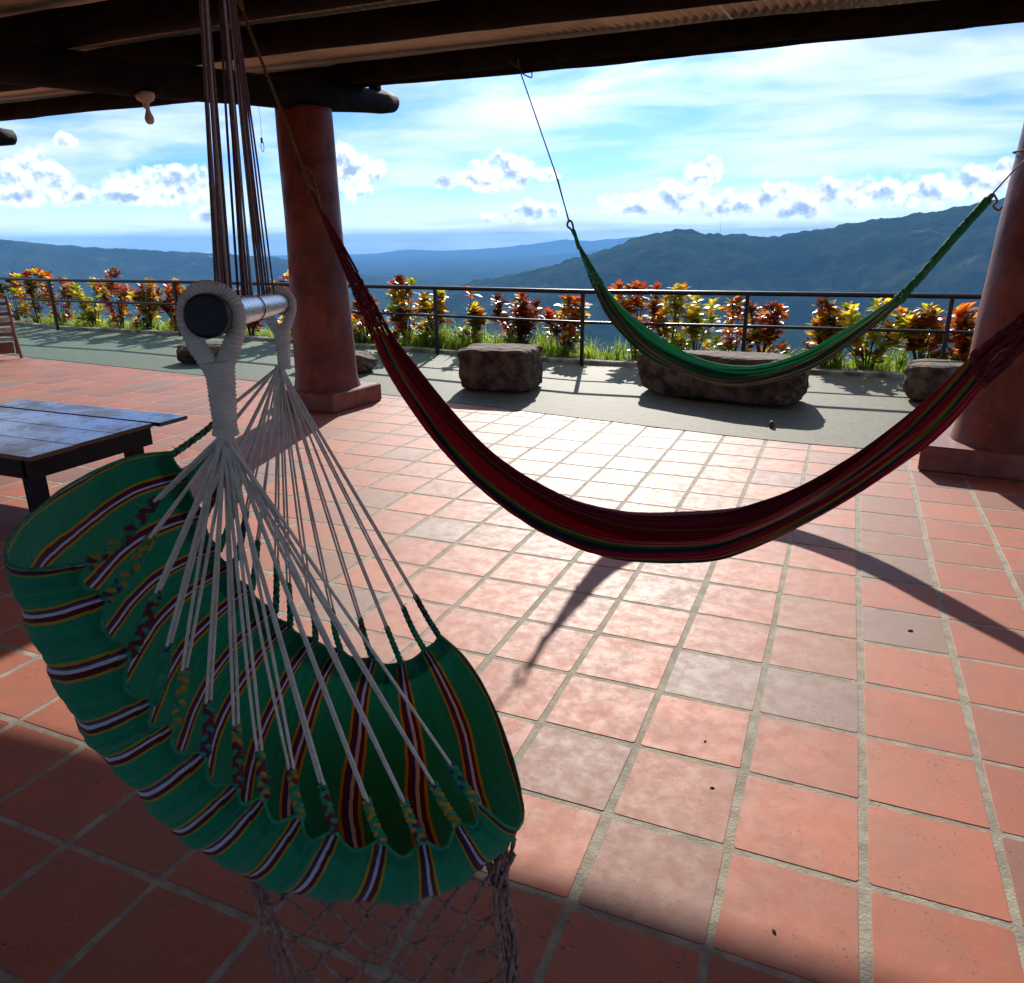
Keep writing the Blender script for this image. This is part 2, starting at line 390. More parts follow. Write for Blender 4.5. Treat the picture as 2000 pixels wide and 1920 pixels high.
m, nt, b = newmat('terracotta_tile'); M['tile'] = m
pos = nt.new('ShaderNodeNewGeometry').outputs['Position']
cell = nt.vm('FLOOR', nt.vm('SCALE', pos, sc=1/T))
cs = nt.new('ShaderNodeSeparateXYZ'); nt.l.new(cell, cs.inputs[0])
cc = nt.new('ShaderNodeCombineXYZ'); nt.l.new(cs.outputs[0], cc.inputs[0]); nt.l.new(cs.outputs[1], cc.inputs[1])
wn = nt.new('ShaderNodeTexWhiteNoise', noise_dimensions='3D'); nt.l.new(cc.outputs[0], wn.inputs[0])
tone = nt.ramp(wn.outputs['Value'], [(0.0, (0.42, 0.098, 0.046)), (0.25, (0.50, 0.128, 0.060)), (0.45, (0.38, 0.104, 0.056)), (0.6, (0.46, 0.112, 0.050)), (0.70, (0.27, 0.088, 0.055)), (0.79, (0.36, 0.135, 0.085)), (0.87, (0.24, 0.095, 0.065)), (0.935, (0.22, 0.14, 0.115)), (0.96, (0.48, 0.13, 0.06))], 'CONSTANT')
gm_ = None
for (gx, gy) in ((-1, 0), (-2, 0), (0, 2), (-7, 3), (-6, 6), (-12, 5)):      # the few smoke-grey tiles
    e_ = nt.m('MULTIPLY', nt.m('COMPARE', cs.outputs[0], float(gx), 0.3), nt.m('COMPARE', cs.outputs[1], float(gy), 0.3))
    gm_ = e_ if gm_ is None else nt.m('MAXIMUM', gm_, e_)
tone = nt.mix(gm_, tone, (0.23, 0.155, 0.135, 1))
off = nt.vm('ADD', pos, nt.vm('SCALE', wn.outputs['Color'], sc=40.0))
n1 = nt.noise(off, 5.0, 6, 0.62, 0.6)
tone = nt.mix(0.14, tone, (0.34, 0.19, 0.14, 1))
col = nt.mix(nt.ss(n1, 0.30, 0.72), tone, nt.mix(0.55, tone, (0.26, 0.125, 0.085, 1)))
n2 = nt.noise(off, 24, 6, 0.7)
col = nt.mix(nt.ss(n2, 0.52, 0.78, 0, 0.35), col, (0.50, 0.24, 0.16, 1))
spk = nt.noise(pos, 95, 2, 0.5)
col = nt.mix(nt.ss(nt.m('MULTIPLY', spk, nt.ss(nt.noise(pos, 6, 3, .6), .4, .6, .85, 1.1)), 0.68, 0.74, 0, 0.8), col, (0.07, 0.035, 0.03, 1))
dust = nt.ss(nt.noise(pos, 1.3, 5, 0.6), 0.45, 0.75, 0, 0.14)
col = nt.mix(dust, col, (0.44, 0.27, 0.20, 1))
nt.l.new(col, b.inputs['Base Color'])
nt.l.new(nt.ss(nt.noise(off, 16, 6, 0.7), 0.3, 0.7, 0.56, 0.68), b.inputs['Roughness'])
b.inputs['Specular IOR Level'].default_value = 0.42
bn = nt.new('ShaderNodeBump'); bn.inputs['Strength'].default_value = 0.16; bn.inputs['Distance'].default_value = 0.005
hh = nt.m('ADD', nt.noise(off, 14, 7, 0.66), nt.m('MULTIPLY', nt.noise(pos, 90, 4, 0.6), 0.22))
nt.l.new(hh, bn.inputs['Height']); nt.l.new(bn.outputs[0], b.inputs['Normal'])

def tile_verts(r):
    hx, hy = 0.1525, 0.1535
    def ring(x, y, cut, z, jit):
        c = [(-x+cut, -y), (x-cut, -y), (x, -y+cut), (x, y-cut), (x-cut, y), (-x+cut, y), (-x, y-cut), (-x, -y+cut)]
        return [(a+jx, d+jy, z) for (a, d), (jx, jy) in zip(c, jit)]
    jit = [(r.uniform(-.0022, .0022), r.uniform(-.0022, .0022)) for _ in range(8)]
    vs = ring(hx, hy, 0.010, -0.012, jit)+ring(hx, hy, 0.005, -0.0006, jit)+ring(hx-0.0010, hy-0.0010, 0.005, 0.0, jit)
    fs = []
    for q in range(2):
        for i in range(8):
            j = (i+1) % 8; fs.append((q*8+i, q*8+j, q*8+8+j, q*8+8+i))
    fs.append(tuple(16+i for i in range(8)))
    return vs, fs
tmesh = []
for k in range(8):
    q = MB(); vs, fs = tile_verts(rnd); q.add(vs, fs); tmesh.append(q.mesh('floor_tile', M['tile']))
cells = []
def in_view(p):
    d = Vector(p)-CAM; z = d.dot(fw)
    if z < 0.1: return False
    return abs(d.dot(rt)/z) < 0.70 and abs(d.dot(up)/z) < 0.68
for i in range(-56, 16):
    for j in range(-16, 19):
        x, y = (i+0.5)*T, (j+0.5)*T
        if y-T*0.5 > y_edge(x)+0.02: continue
        vis = any(in_view((x+a, y+c, 0)) for a in (-.17, .17) for c in (-.17, .17))
        cells.append(((0 if vis else 1), math.hypot(x-CAM.x, y-CAM.y), i, j))
cells.sort()
big = MB()
for n_, (nv, d, i, j) in enumerate(cells):
    x, y = (i+0.5)*T+rnd.uniform(-.0025, .0025), (j+0.5)*T+rnd.uniform(-.0025, .0025)
    rz = rnd.uniform(-.008, .008); z = rnd.uniform(-.0003, .0003)
    if n_ < 298 and not nv:
        place('floor_tile', tmesh[n_ % 8], floor, (x, y, z), (rnd.uniform(-.0012, .0012), rnd.uniform(-.0012, .0012), rz))
    else:
        vs, fs = tile_verts(rnd); c, s_ = math.cos(rz), math.sin(rz)
        big.add([(x+a*c-e*s_, y+a*s_+e*c, z+h) for a, e, h in vs], fs)
big.build('tile_field', M['tile'], floor, kind='stuff')

# concrete walk between the tiles and the railing
m, nt, b = newmat('green_grey_concrete')
pos = nt.new('ShaderNodeNewGeometry').outputs['Position']
px_ = nt.new('ShaderNodeSeparateXYZ'); nt.l.new(pos, px_.inputs[0])
n1 = nt.noise(pos, 1.1, 7, 0.62, 0.5); n2 = nt.noise(pos, 9, 7, 0.68)
paint = nt.ss(nt.m('ADD', nt.m('MULTIPLY', n1, 1.0), nt.m('MULTIPLY', px_.outputs[0], -0.045)), 0.55, 1.0)
col = nt.mix(paint, (0.135, 0.125, 0.075, 1), (0.075, 0.155, 0.10, 1))
col = nt.mix(nt.ss(n2, 0.35, 0.70, 0, 0.8), col, (0.07, 0.085, 0.055, 1))
col = nt.mix(nt.ss(nt.noise(pos, 2.6, 8, 0.7, 1.2), 0.60, 0.70, 0, 0.6), col, (0.22, 0.215, 0.16, 1))
nt.l.new(col, b.inputs['Base Color']); b.inputs['Roughness'].default_value = 0.72; b.inputs['Specular IOR Level'].default_value = 0.35
bn = nt.new('ShaderNodeBump'); bn.inputs['Strength'].default_value = 0.5; bn.inputs['Distance'].default_value = 0.01
nt.l.new(nt.noise(pos, 28, 7, 0.7), bn.inputs['Height']); nt.l.new(bn.outputs[0], b.inputs['Normal'])
mb = MB()
xs = list(np.linspace(-19, 6, 126))
RAIL = [(-19.2, 8.9), (-16.6, 8.35), (-13.83, 7.80), (-10.77, 7.80), (-8.05, 7.52), (-5.42, 7.22), (-3.20, 6.94), (-1.25, 7.08), (0.84, 7.15), (3.0, 7.2), (5.4, 7.2)]
def y_rail(x):
    for (x0, y0), (x1, y1) in zip(RAIL, RAIL[1:]):
        if x0 <= x <= x1: return lerp(y0, y1, (x-x0)/(x1-x0))
    return RAIL[0][1] if x < RAIL[0][0] else RAIL[-1][1]
rows = []
for t in (-0.0015, 0, 0.5, 1.0):
    rows.append([(x, lerp(y_edge(x)+0.004*math.sin(x*9), y_rail(x)+0.14, max(t, 0)), 0.0045 if t >= 0 else -0.004) for x in xs])
mb.grid(rows)
mb.build('concrete_walkway', m, kind='structure')
# low kerb behind the rail
mb = MB()
prof = [(0.10, -0.02), (0.10, 0.045), (0.115, 0.058), (0.20, 0.058), (0.215, 0.045), (0.215, -0.25)]
mb.grid([[(x, y_rail(x)+a, z+0.004*math.sin(x*7.3)) for x in xs] for a, z in prof])
mb.build('kerb', mat('mossy_kerb', (0.13, 0.12, 0.07), (0.40, 0.37, 0.28), 0.85, 6, bump=0.7, bscale=30), kind='structure')
# planting bed
soil = mat('garden_soil', (0.035, 0.026, 0.015), (0.09, 0.085, 0.035), 0.95, 9, bump=1.0, bscale=30, bdist=0.03)
mb = MB(); rows = []
for t in np.linspace(0, 1, 14):
    rows.append([(x, y_rail(x)+0.214+2.6*t, 0.02-0.55*t*t+0.05*(float(fbm(x*1.7, t*6, 3, 4))-0.5)) for x in np.linspace(-19, 6, 160)])
mb.grid(rows); mb.build('planting_bed', soil, kind='structure', smooth=True)

# ------------------------------------------------------------------ railing
rail = thing('railing', 'black iron railing with two long rails along the terrace edge', 'railing', (0, 0, 0))
HR = 0.94
mb = MB(); mb.tube([(x, y, HR-0.022) for x, y in RAIL], 0.027, 10); mb.build('top_rail', M['iron'], rail, True)
mb = MB(); mb.tube([(x, y, 0.565-0.02) for x, y in RAIL], 0.018, 8); mb.build('middle_rail', M['iron'], rail, True)
for (x, y) in RAIL[1:]:
    mb = MB(); mb.box(x, y, (HR-0.03)/2, 0.042, 0.042, HR-0.03, 0.05, b=0.003); mb.build('post', M['iron'], rail)

# ------------------------------------------------------------------ columns
def column(x, y, label, rot=-0.10, prof=((0, .292), (1, .240)), pl=(0.76, 0.72, 0, 0)):
    t = thing('column', label, 'column', (x, y, 0), rot, 'terracotta painted round columns')
    mb = MB(); mb.box(pl[2], pl[3], 0.0885, pl[0], pl[1], 0.177, b=0.012); mb.build('plinth', M['plinth'], t)
    H = 2.665; rings = []
    for k in range(60):
        z = 0.178+(H-0.178)*k/59; q = k/59
        r = float(np.interp(q, [p[0] for p in prof], [p[1] for p in prof]))+0.006*math.sin(z*3.1)+0.03*max(0, (0.18-(z-0.178))/0.18)**2
        row = []
        for a in range(48):
            th = 2*math.pi*a/48
            rr_ = r+0.008*(float(fbm(3+math.cos(th)*1.3+z, math.sin(th)*1.3+z*0.8, 3, 8))-0.5)*2
            row.append((rr_*math.cos(th), rr_*math.sin(th), z))
        rings.append(row)
    mb = MB(); mb.grid(rings, closed_v=True); mb.f.append(tuple(59*48+i for i in range(48))); mb.mi.append(0)
    mb.build('shaft', M['colm'], t, True)
    return t
column(-4.85, 3.86, 'round terracotta column behind the hammock chair and its white cords')
column(0.96, 3.70, 'round terracotta column at the right edge of the photo, behind the red hammock', -0.10, ((0, .345), (.35, .335), (.55, .315), (.75, .275), (1, .235)), (0.92, 0.80, -0.08, 0.0))

# ------------------------------------------------------------------ roof
def zb_(y): return 2.72+0.083*(y-3.1)          # beam centre height
roof = thing('veranda_roof', 'low veranda roof of dark round logs under corrugated sheets', 'roof', (0, 0, 0))
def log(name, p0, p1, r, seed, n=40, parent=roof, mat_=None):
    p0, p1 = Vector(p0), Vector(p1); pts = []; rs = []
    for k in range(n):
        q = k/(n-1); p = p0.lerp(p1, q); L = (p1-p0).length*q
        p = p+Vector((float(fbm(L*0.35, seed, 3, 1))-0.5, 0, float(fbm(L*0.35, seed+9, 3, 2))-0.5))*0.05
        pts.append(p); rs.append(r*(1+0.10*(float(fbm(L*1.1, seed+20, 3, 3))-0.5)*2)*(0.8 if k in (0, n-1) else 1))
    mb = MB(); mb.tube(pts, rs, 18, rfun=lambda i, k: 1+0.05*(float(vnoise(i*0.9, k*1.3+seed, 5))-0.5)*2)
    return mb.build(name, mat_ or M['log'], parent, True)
for k, x in enumerate((-16.6, -10.72, -4.85, 1.03)):
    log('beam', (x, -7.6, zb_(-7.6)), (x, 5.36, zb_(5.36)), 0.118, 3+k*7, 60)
def zp(y): return zb_(y)+0.118+0.085
PUR = [(4.70, .085), (4.36, .085), (2.62, .10), (1.45, .10), (0.25, .10), (-1.28, .10), (-2.9, .10), (-4.5, .10), (-6.2, .10)]
for k, (y, r) in enumerate(PUR):
    if k < 2:
        log('eave_log', (-18.5, y-0.10, zb_(y)+0.112+r), (-4.70, y, zb_(y)+0.112+r), r, 40+k*5, 60)
        log('eave_log', (-4.95, y+0.01, zb_(y)+0.112+r), (5.8, y+0.56, zb_(y)+0.112+r+0.075), r*1.02, 61+k*5, 60)
    else:
        log('purlin', (-18.5, y, zb_(y)+0.112+r), (5.8, y, zb_(y)+0.112+r), r, 40+k*5, 90)
for x in (-10.72, -4.85, 0.85):            # wedge blocks under the eave log
    mb = MB(); mb.box(x+0.03, 5.02, zb_(5.0)+0.165, 0.10, 0.09, 0.12, 0.2, b=0.01); mb.build('wedge_block', M['log'], roof)
sheet_m, nt, b = newmat('fibre_cement_sheet')
pos = nt.new('ShaderNodeNewGeometry').outputs['Position']
oi = nt.new('ShaderNodeObjectInfo').outputs['Random']
col = nt.mix(nt.ss(nt.noise(pos, 1.6, 6, 0.65, 0.5), 0.35, 0.7), (0.84, 0.74, 0.62, 1), (0.68, 0.57, 0.45, 1))
k_ = nt.m('MULTIPLY_ADD', oi, 0.3, 0.85); cb = nt.new('ShaderNodeCombineXYZ'); [nt.l.new(k_, cb.inputs[i]) for i in range(3)]
col = nt.mix(1.0, col, cb.outputs[0], 'MULTIPLY'); nt.l.new(col, b.inputs['Base Color']); b.inputs['Roughness'].default_value = 0.85
SW = 0.912; sheets = []
for (ya, yb, dz) in ((4.95, 2.2, 0.0), (2.5, -0.6, 0.012), (-0.3, -3.4, 0.024), (-3.1, -7.6, 0.036)):
    for sidx in range(27):
        x0 = -18.4+sidx*SW*0.985; ex = max(0, x0+3.5)*0.05 if ya > 4 else 0
        mb = MB(); nx = int(SW/0.076*6); rows = []
        for layer in (0, 1):
            for y in ((ya+ex, yb) if layer == 0 else (yb, ya+ex)):
                rows.append([(x0+SW*q/nx, y, zb_(y)+0.112+0.20+0.030+dz+0.018*math.sin(2*math.pi*(SW*q/nx)/0.076)+(0.006 if layer else 0)+(0.004 if sidx % 2 else 0)) for q in range(nx+1)])
        rows.append(rows[0]); mb.grid(rows)
        mb.build('roof_sheet', sheet_m, roof, False)

# ------------------------------------------------------------------ bulb and hook under the beam
white = mat('glazed_ceramic', (0.62, 0.56, 0.48), (0.52, 0.45, 0.38), 0.35, 10, bump=0.05, spec=0.5)
def lathe(mb, prof, n=24, c=(0, 0, 0), mi=0):
    rows = [[(c[0]+r*math.cos(2*math.pi*k/n), c[1]+r*math.sin(2*math.pi*k/n), c[2]+z) for k in range(n)] for r, z in prof]
    mb.grid(rows, mi, True)
lamp = thing('bulb_holder', 'unlit pale light bulb in a ceramic holder under the log beam', 'light bulb', (-4.79, 2.02, zb_(2.02)-0.118))
mb = MB(); lathe(mb, [(0.001, 0.01), (0.062, 0.01), (0.064, -0.012), (0.055, -0.035), (0.030, -0.052), (0.022, -0.060), (0.021, -0.085), (0.016, -0.09), (0.001, -0.09)]); mb.build('holder', white, lamp, True)
mb = MB(); lathe(mb, [(0.013, 0.0), (0.015, -0.02), (0.022, -0.04), (0.029, -0.058), (0.031, -0.074), (0.027, -0.092), (0.016, -0.104), (0.001, -0.107)], c=(0, 0, 0))
bulb = mb.build('bulb', mat('frosted_bulb', (0.70, 0.62, 0.52), (0.66, 0.58, 0.48), 0.25, 5, bump=0), lamp, True); bulb.location = (0.008, 0.0, -0.085); bulb.rotation_euler = (0.25, 0.22, 0)
wire = thing('hanging_wire', 'thin wire with a small dark loop hanging from the beam end', 'wire', (-4.85, 3.25, zb_(3.25)-0.115))
mb = MB(); mb.tube(spline([(0, 0, 0), (0.012, 0, -0.10), (0.006, 0, -0.2), (0.002, 0, -0.27)], 16), 0.0016, 6); mb.build('strand', M['iron'], wire)
mb = MB(); mb.tube(spline([(0.002, 0, -0.27), (0.018, 0, -0.30), (0.014, 0, -0.345), (0.0, 0, -0.355), (-0.012, 0, -0.335), (-0.008, 0, -0.295)], 24, True), 0.003, 6, closed=True); mb.tube([(0.002, 0, -0.25), (0.002, 0, -0.29)], 0.009, 8); mb.build('loop', mat('blue_twine', (0.02, 0.08, 0.12), rough=.7, bump=0), wire)

# ------------------------------------------------------------------ rocks
def boulder(name, c, size, seed, label, rz=0.0, flat=0.75, power=4.0, cut=0.86):
    """blocky split stone: superellipsoid broken with planes and noise"""
    bm = bmesh.new(); bmesh.ops.create_cube(bm, size=2.0); bmesh.ops.subdivide_edges(bm, edges=bm.edges[:], cuts=15, use_grid_fill=True)
    r = random.Random(seed)
    planes = [(Vector((r.uniform(-1, 1), r.uniform(-1, 1), r.uniform(-.2, .8))).normalized(), r.uniform(cut, 1.12)*(1.0 if power < 10 else 1.35)) for _ in range(9)]
    for v in bm.verts:
        p = v.co.copy(); n = (abs(p.x)**power+abs(p.y)**power+abs(p.z)**power)**(1/power); p = p/n
        for nn, d in planes:
            e = p.dot(nn)-d
            if e > 0: p -= nn*e
        f = (float(fbm(p.x*1.8+seed, p.y*1.8+p.z*1.5, 4, seed))-0.5)*0.20+(float(fbm(p.x*7+seed, p.y*7+p.z*6, 3, seed+3))-0.5)*0.11
        p *= 1+f*0.8
        if p.z > 0.55: p.z = 0.55+(p.z-0.55)*flat
        v.co = Vector((p.x*size[0]/2, p.y*size[1]/2, p.z*size[2]/2))
    mn = min(v.co.z for v in bm.verts)
    for v in bm.verts: v.co.z -= mn+0.015
    me = bpy.data.meshes.new(name); bm.to_mesh(me); bm.free(); me.materials.append(M['rock'])
    o = place(name, me, loc=(c[0], c[1], 0.004), rot=(0, 0, rz)); tag(o, label, 'rock', 'rocks used as seats along the railing')
    return o
boulder('stone_block', (-3.56, 5.20), (0.80, 0.56, 0.49), 3, 'squared brown stone block with a flat pale top, left of the long boulder', 0.05, 0.6, 12, 0.98)
boulder('boulder', (-1.28, 5.50), (1.62, 0.72, 0.50), 11, 'long low boulder under the green hammock', -0.10, 0.5, 6)
boulder('boulder', (-8.10, 5.68), (0.72, 0.66, 0.30), 21, 'small dark stone left of the white wrapped loop of the hammock chair', 0.2, 0.4, 5)
boulder('boulder', (-5.95, 5.60), (0.98, 0.60, 0.30), 33, 'low brown stone half hidden behind the left column', 0.25, 0.4, 4)
boulder('boulder', (0.80, 6.05), (0.74, 0.62, 0.43), 41, 'brown layered stone beside the right column, under the red hammock end', -0.2, 0.4, 4)
fr = MB(); lathe(fr, [(0.001, 0.055), (0.012, 0.052), (0.022, 0.04), (0.026, 0.026), (0.022, 0.010), (0.012, 0.002), (0.001, 0.0)], 14)
o = fr.build('lemon', mat('green_fruit', (0.05, 0.09, 0.015), (0.10, 0.12, 0.02), 0.5, 20, bump=0.1), smooth=True); o.location = (-0.66, 4.30, 0.005); tag(o, 'small green fruit lying on the concrete in front of the long boulder', 'fruit')

# ------------------------------------------------------------------ croton shrubs
def leafmat(name, c1, c2, trans):
    m, nt, b = newmat(name)
    tc = nt.new('ShaderNodeTexCoord').outputs['Object']
    oi = nt.new('ShaderNodeObjectInfo').outputs['Random']
    f = nt.ss(nt.noise(nt.vm('ADD', tc, nt.vm('SCALE', (1.0, 1.0, 1.0), sc=nt.m('MULTIPLY', oi, 9.0))), 14, 4, 0.6), 0.38, 0.62)
    f = nt.m('ADD', f, nt.m('MULTIPLY_ADD', oi, 0.8, -0.4), clamp=True)
    col = nt.mix(f, c4(c1), c4(c2)); nt.l.new(col, b.inputs['Base Color'])
    b.inputs['Roughness'].default_value = 0.40; b.inputs['Specular IOR Level'].default_value = 0.4
    tr = nt.new('ShaderNodeBsdfTranslucent'); nt.l.new(nt.mix(1.0, col, (1.5, 1.35, 0.9, 1), 'MULTIPLY'), tr.inputs[0])
    mx = nt.new('ShaderNodeMixShader'); mx.inputs[0].default_value = trans
    nt.l.new(b.outputs[0], mx.inputs[1]); nt.l.new(tr.outputs[0], mx.inputs[2])
    nt.l.new(mx.outputs[0], m.node_tree.nodes['Material Output'].inputs[0])
    return m
LM = {'red': leafmat('red_leaf', (0.50, 0.040, 0.02), (0.42, 0.12, 0.03), 0.5),
      'orange': leafmat('orange_leaf', (0.62, 0.16, 0.02), (0.58, 0.30, 0.03), 0.55),
      'yellow': leafmat('yellow_leaf', (0.70, 0.50, 0.03), (0.50, 0.48, 0.05), 0.55),
      'dark': leafmat('dark_leaf', (0.07, 0.045, 0.02), (0.20, 0.035, 0.02), 0.35),
      'green': leafmat('green_leaf', (0.14, 0.22, 0.03), (0.30, 0.36, 0.04), 0.5)}
def leafmesh(mt, seed):
    r = random.Random(seed); mb = MB(); rows = []
    bend = r.uniform(0.1, 0.5); fold = r.uniform(0.12, 0.35); tw = r.uniform(-.3, .3)
    for k in range(5):
        q = k/4; wd = [0.006, 0.026, 0.040, 0.034, 0.004][k]*r.uniform(.9, 1.1); x = 0.125*q; z = -bend*0.125*q*q
        a = tw*q
        rows.append([(x, -wd*math.cos(a), z+fold*wd-wd*math.sin(a)), (x, 0, z), (x, wd*math.cos(a), z+fold*wd+wd*math.sin(a))])
    mb.grid(rows); return mb.mesh('leaf', LM[mt], True)
LEAF = {k: [leafmesh(k, 5*i+hash_) for i in range(3)] for k, hash_ in (('red', 1), ('orange', 2), ('yellow', 3), ('dark', 4), ('green', 5))}
stem_m = mat('woody_stem', (0.05, 0.035, 0.025), (0.11, 0.085, 0.06), 0.85, 20, bump=0.4)
MIXES = {'fire': (('red', 5), ('orange', 4), ('dark', 3), ('yellow', 2), ('green', 1)), 'gold': (('yellow', 7), ('orange', 1), ('green', 3)),
         'mixed': (('red', 2), ('orange', 2), ('yellow', 4), ('dark', 2), ('green', 3)), 'dark': (('dark', 7), ('red', 4), ('orange', 1))}
def croton(x, y, h, mix, ns, spread, label, seed):
    ns = int(ns*1.35)+2; r = random.Random(seed); t = thing('croton_shrub', label, 'shrub', (x, y, 0.0), 0, 'croton shrubs along the railing')
    pool = [k for k, n in MIXES[mix] for _ in range(n)]
    mb = MB(); tips = []
    for s_ in range(ns):
        th = r.uniform(0, 2*math.pi); d = 1.2*spread*math.sqrt(r.uniform(0.03, 1)); hh_ = h*(r.uniform(0.55, 1.0) if s_ else 1.0)
        if s_ == 0: d *= 0.4
        tx, ty = d*math.cos(th), d*math.sin(th)*0.6
        pts = spline([(tx*0.08, ty*0.08, -0.12), (tx*0.35+r.uniform(-.02, .02), ty*0.3, hh_*0.33), (tx*0.85, ty*0.8, hh_*0.68), (tx, ty, hh_-0.07)], 9)
        mb.tube(pts, [0.010-0.006*q/8 for q in range(9)], 5)
        tips.append((pts[-1], pts[-1]-pts[-2], 1.0))
        if hh_ > 0.45 and r.random() < 0.85: tips.append((pts[6], Vector((r.uniform(-1, 1), r.uniform(-1, 1), 1.0)), 0.85))
        if r.random() < 0.55: tips.append((pts[4], Vector((r.uniform(-1, 1), r.uniform(-1, 1), 0.8)), 0.8))
    low = len(tips)
    for _ in range(r.randint(4, 6)):
        a_ = r.uniform(0, 6.28); q_ = r.uniform(.06, .2); e_ = Vector((q_*math.cos(a_)*1.4, q_*math.sin(a_), r.uniform(.16, .34)*max(h, .7)))
        mb.tube([(e_.x*.1, e_.y*.1, -.1), e_*0.6, e_], [.007, .006, .004], 5); tips.append((e_, Vector((0, 0, 1)), .8))
    mb.build('stem', stem_m, t, True)
    for ti, (p, d, k) in enumerate(tips):
        base_c = r.choice(pool) if ti < low else r.choice(('green', 'green', 'yellow', 'dark')); n = r.randint(12, 17); a0 = r.uniform(0, 6.28)
        for q in range(n):
            u = q/n; c = base_c if r.random() < 0.6 else r.choice(pool)
            if u < 0.35 and r.random() < 0.35: c = 'dark' if mix != 'gold' else 'green'
            th = a0+q*2.399; elv = rad(lerp(5, 74, u)+r.uniform(-10, 10)); sc = k*lerp(1.1, 0.72, u)*r.uniform(.75, 1.2)*1.16
            o = place('leaf', r.choice(LEAF[c]), t, (p.x, p.y, p.z-0.085*(1-u)), (r.uniform(-.5, .5), -elv, th), (sc, sc*r.uniform(.9, 1.15), sc))
    return t
PL = [(-16.5,8.9,1.0,'mixed',4,.30,'croton shrub beyond the rail, outermost at the left edge of the photo'),
 (-15.45,8.6,1.10,'mixed',7,.36,'yellow and red croton rising over the rail above the slatted chair'),
 (-14.6,8.5,1.06,'fire',7,.34,'red croton left of the leftmost visible railing post'),
 (-13.5,8.35,.93,'gold',6,.32,'yellow croton just right of the leftmost railing post'),
 (-12.75,8.3,1.12,'fire',6,.26,'croton with one red tuft standing highest above the rail, far left'),
 (-12.05,8.3,.95,'mixed',8,.36,'dense dark and yellow croton left of the small dark stone'),
 (-11.3,8.25,.95,'fire',7,.30,'orange and dark croton beside the railing bend post'),
 (-10.45,8.2,.90,'dark',8,.30,'dark purple croton behind the black cap of the hammock chair bar'),
 (-9.5,8.1,.80,'dark',6,.30,'low dark croton seen through the white wrapped loop'),
 (-8.55,8.1,1.10,'fire',7,.26,'tall red croton just left of the left column'),
 (-7.75,7.95,.80,'mixed',4,.24,'thin orange croton just right of the left column'),
 (-7.05,7.9,.78,'fire',4,.22,'small red croton behind the knotted left end of the red hammock'),
 (-6.28,7.85,1.05,'mixed',7,.22,'tall brown and yellow croton whose top stands above the rail, left of a post'),
 (-5.85,7.95,.86,'mixed',4,.18,'slim yellow croton against the rail post above the stone block'),
 (-5.15,7.85,.92,'mixed',3,.12,'narrow single-stemmed red and yellow croton above the stone block'),
 (-4.42,7.85,.84,'dark',9,.30,'round maroon croton above the right end of the stone block'),
 (-3.72,7.75,.82,'fire',6,.24,'upright scarlet croton left of the post near the green hammock'),
 (-2.72,7.8,1.0,'fire',7,.26,'red croton crossed by the left part of the green hammock'),
 (-2.28,7.9,.98,'gold',3,.14,'slender yellow croton right of the green hammock end'),
 (-1.92,7.8,.88,'gold',4,.16,'slender yellow-green croton in the middle of the green hammock dip'),
 (-1.45,7.85,.82,'fire',2,.10,'spindly croton with a single small red tuft'),
 (-1.12,7.8,.78,'fire',6,.20,'orange croton just left of the post above the long boulder'),
 (-0.38,7.85,.84,'mixed',6,.26,'loose croton with four orange-red tufts right of the post above the boulder'),
 (0.12,7.75,.84,'gold',9,.34,'large bright yellow croton behind the right part of the green hammock'),
 (0.72,7.85,.80,'mixed',8,.28,'bushy red and yellow croton left of the right-hand post'),
 (1.12,7.9,.80,'fire',6,.22,'croton between the right-hand post and the right column'),
 (1.7,7.8,.85,'mixed',5,.25,'croton hidden mostly behind the right column')]
for k, (x, y, h, mx, ns, sp, lb) in enumerate(PL): croton(x, y, h, mx, ns, sp, lb, 100+k*13)

# ------------------------------------------------------------------ grass and weeds (uncountable)
gm, nt, b = newmat('grass_blades')
uvn = nt.new('ShaderNodeUVMap')
pos = nt.new('ShaderNodeNewGeometry').outputs['Position']
col = nt.mix(nt.ss(nt.noise(pos, 3.5, 4, 0.6), 0.35, 0.65), (0.10, 0.17, 0.02, 1), (0.24, 0.30, 0.05, 1))
nt.l.new(col, b.inputs['Base Color']); b.inputs['Roughness'].default_value = 0.45
tr = nt.new('ShaderNodeBsdfTranslucent'); nt.l.new(nt.mix(1.0, col, (1.7, 1.8, 1.0, 1), 'MULTIPLY'), tr.inputs[0])
mx = nt.new('ShaderNodeMixShader'); mx.inputs[0].default_value = 0.55
nt.l.new(b.outputs[0], mx.inputs[1]); nt.l.new(tr.outputs[0], mx.inputs[2]); nt.l.new(mx.outputs[0], gm.node_tree.nodes['Material Output'].inputs[0])
mb = MB(); r = random.Random(55)
clump = [(r.uniform(-16, 3.2), r.uniform(0.15, 1.5), r.uniform(0.5, 1.0)) for _ in range(950)]+[(r.uniform(-8.3, -3.6), r.uniform(0.25, 0.9), r.uniform(0.9, 1.35)) for _ in range(170)]
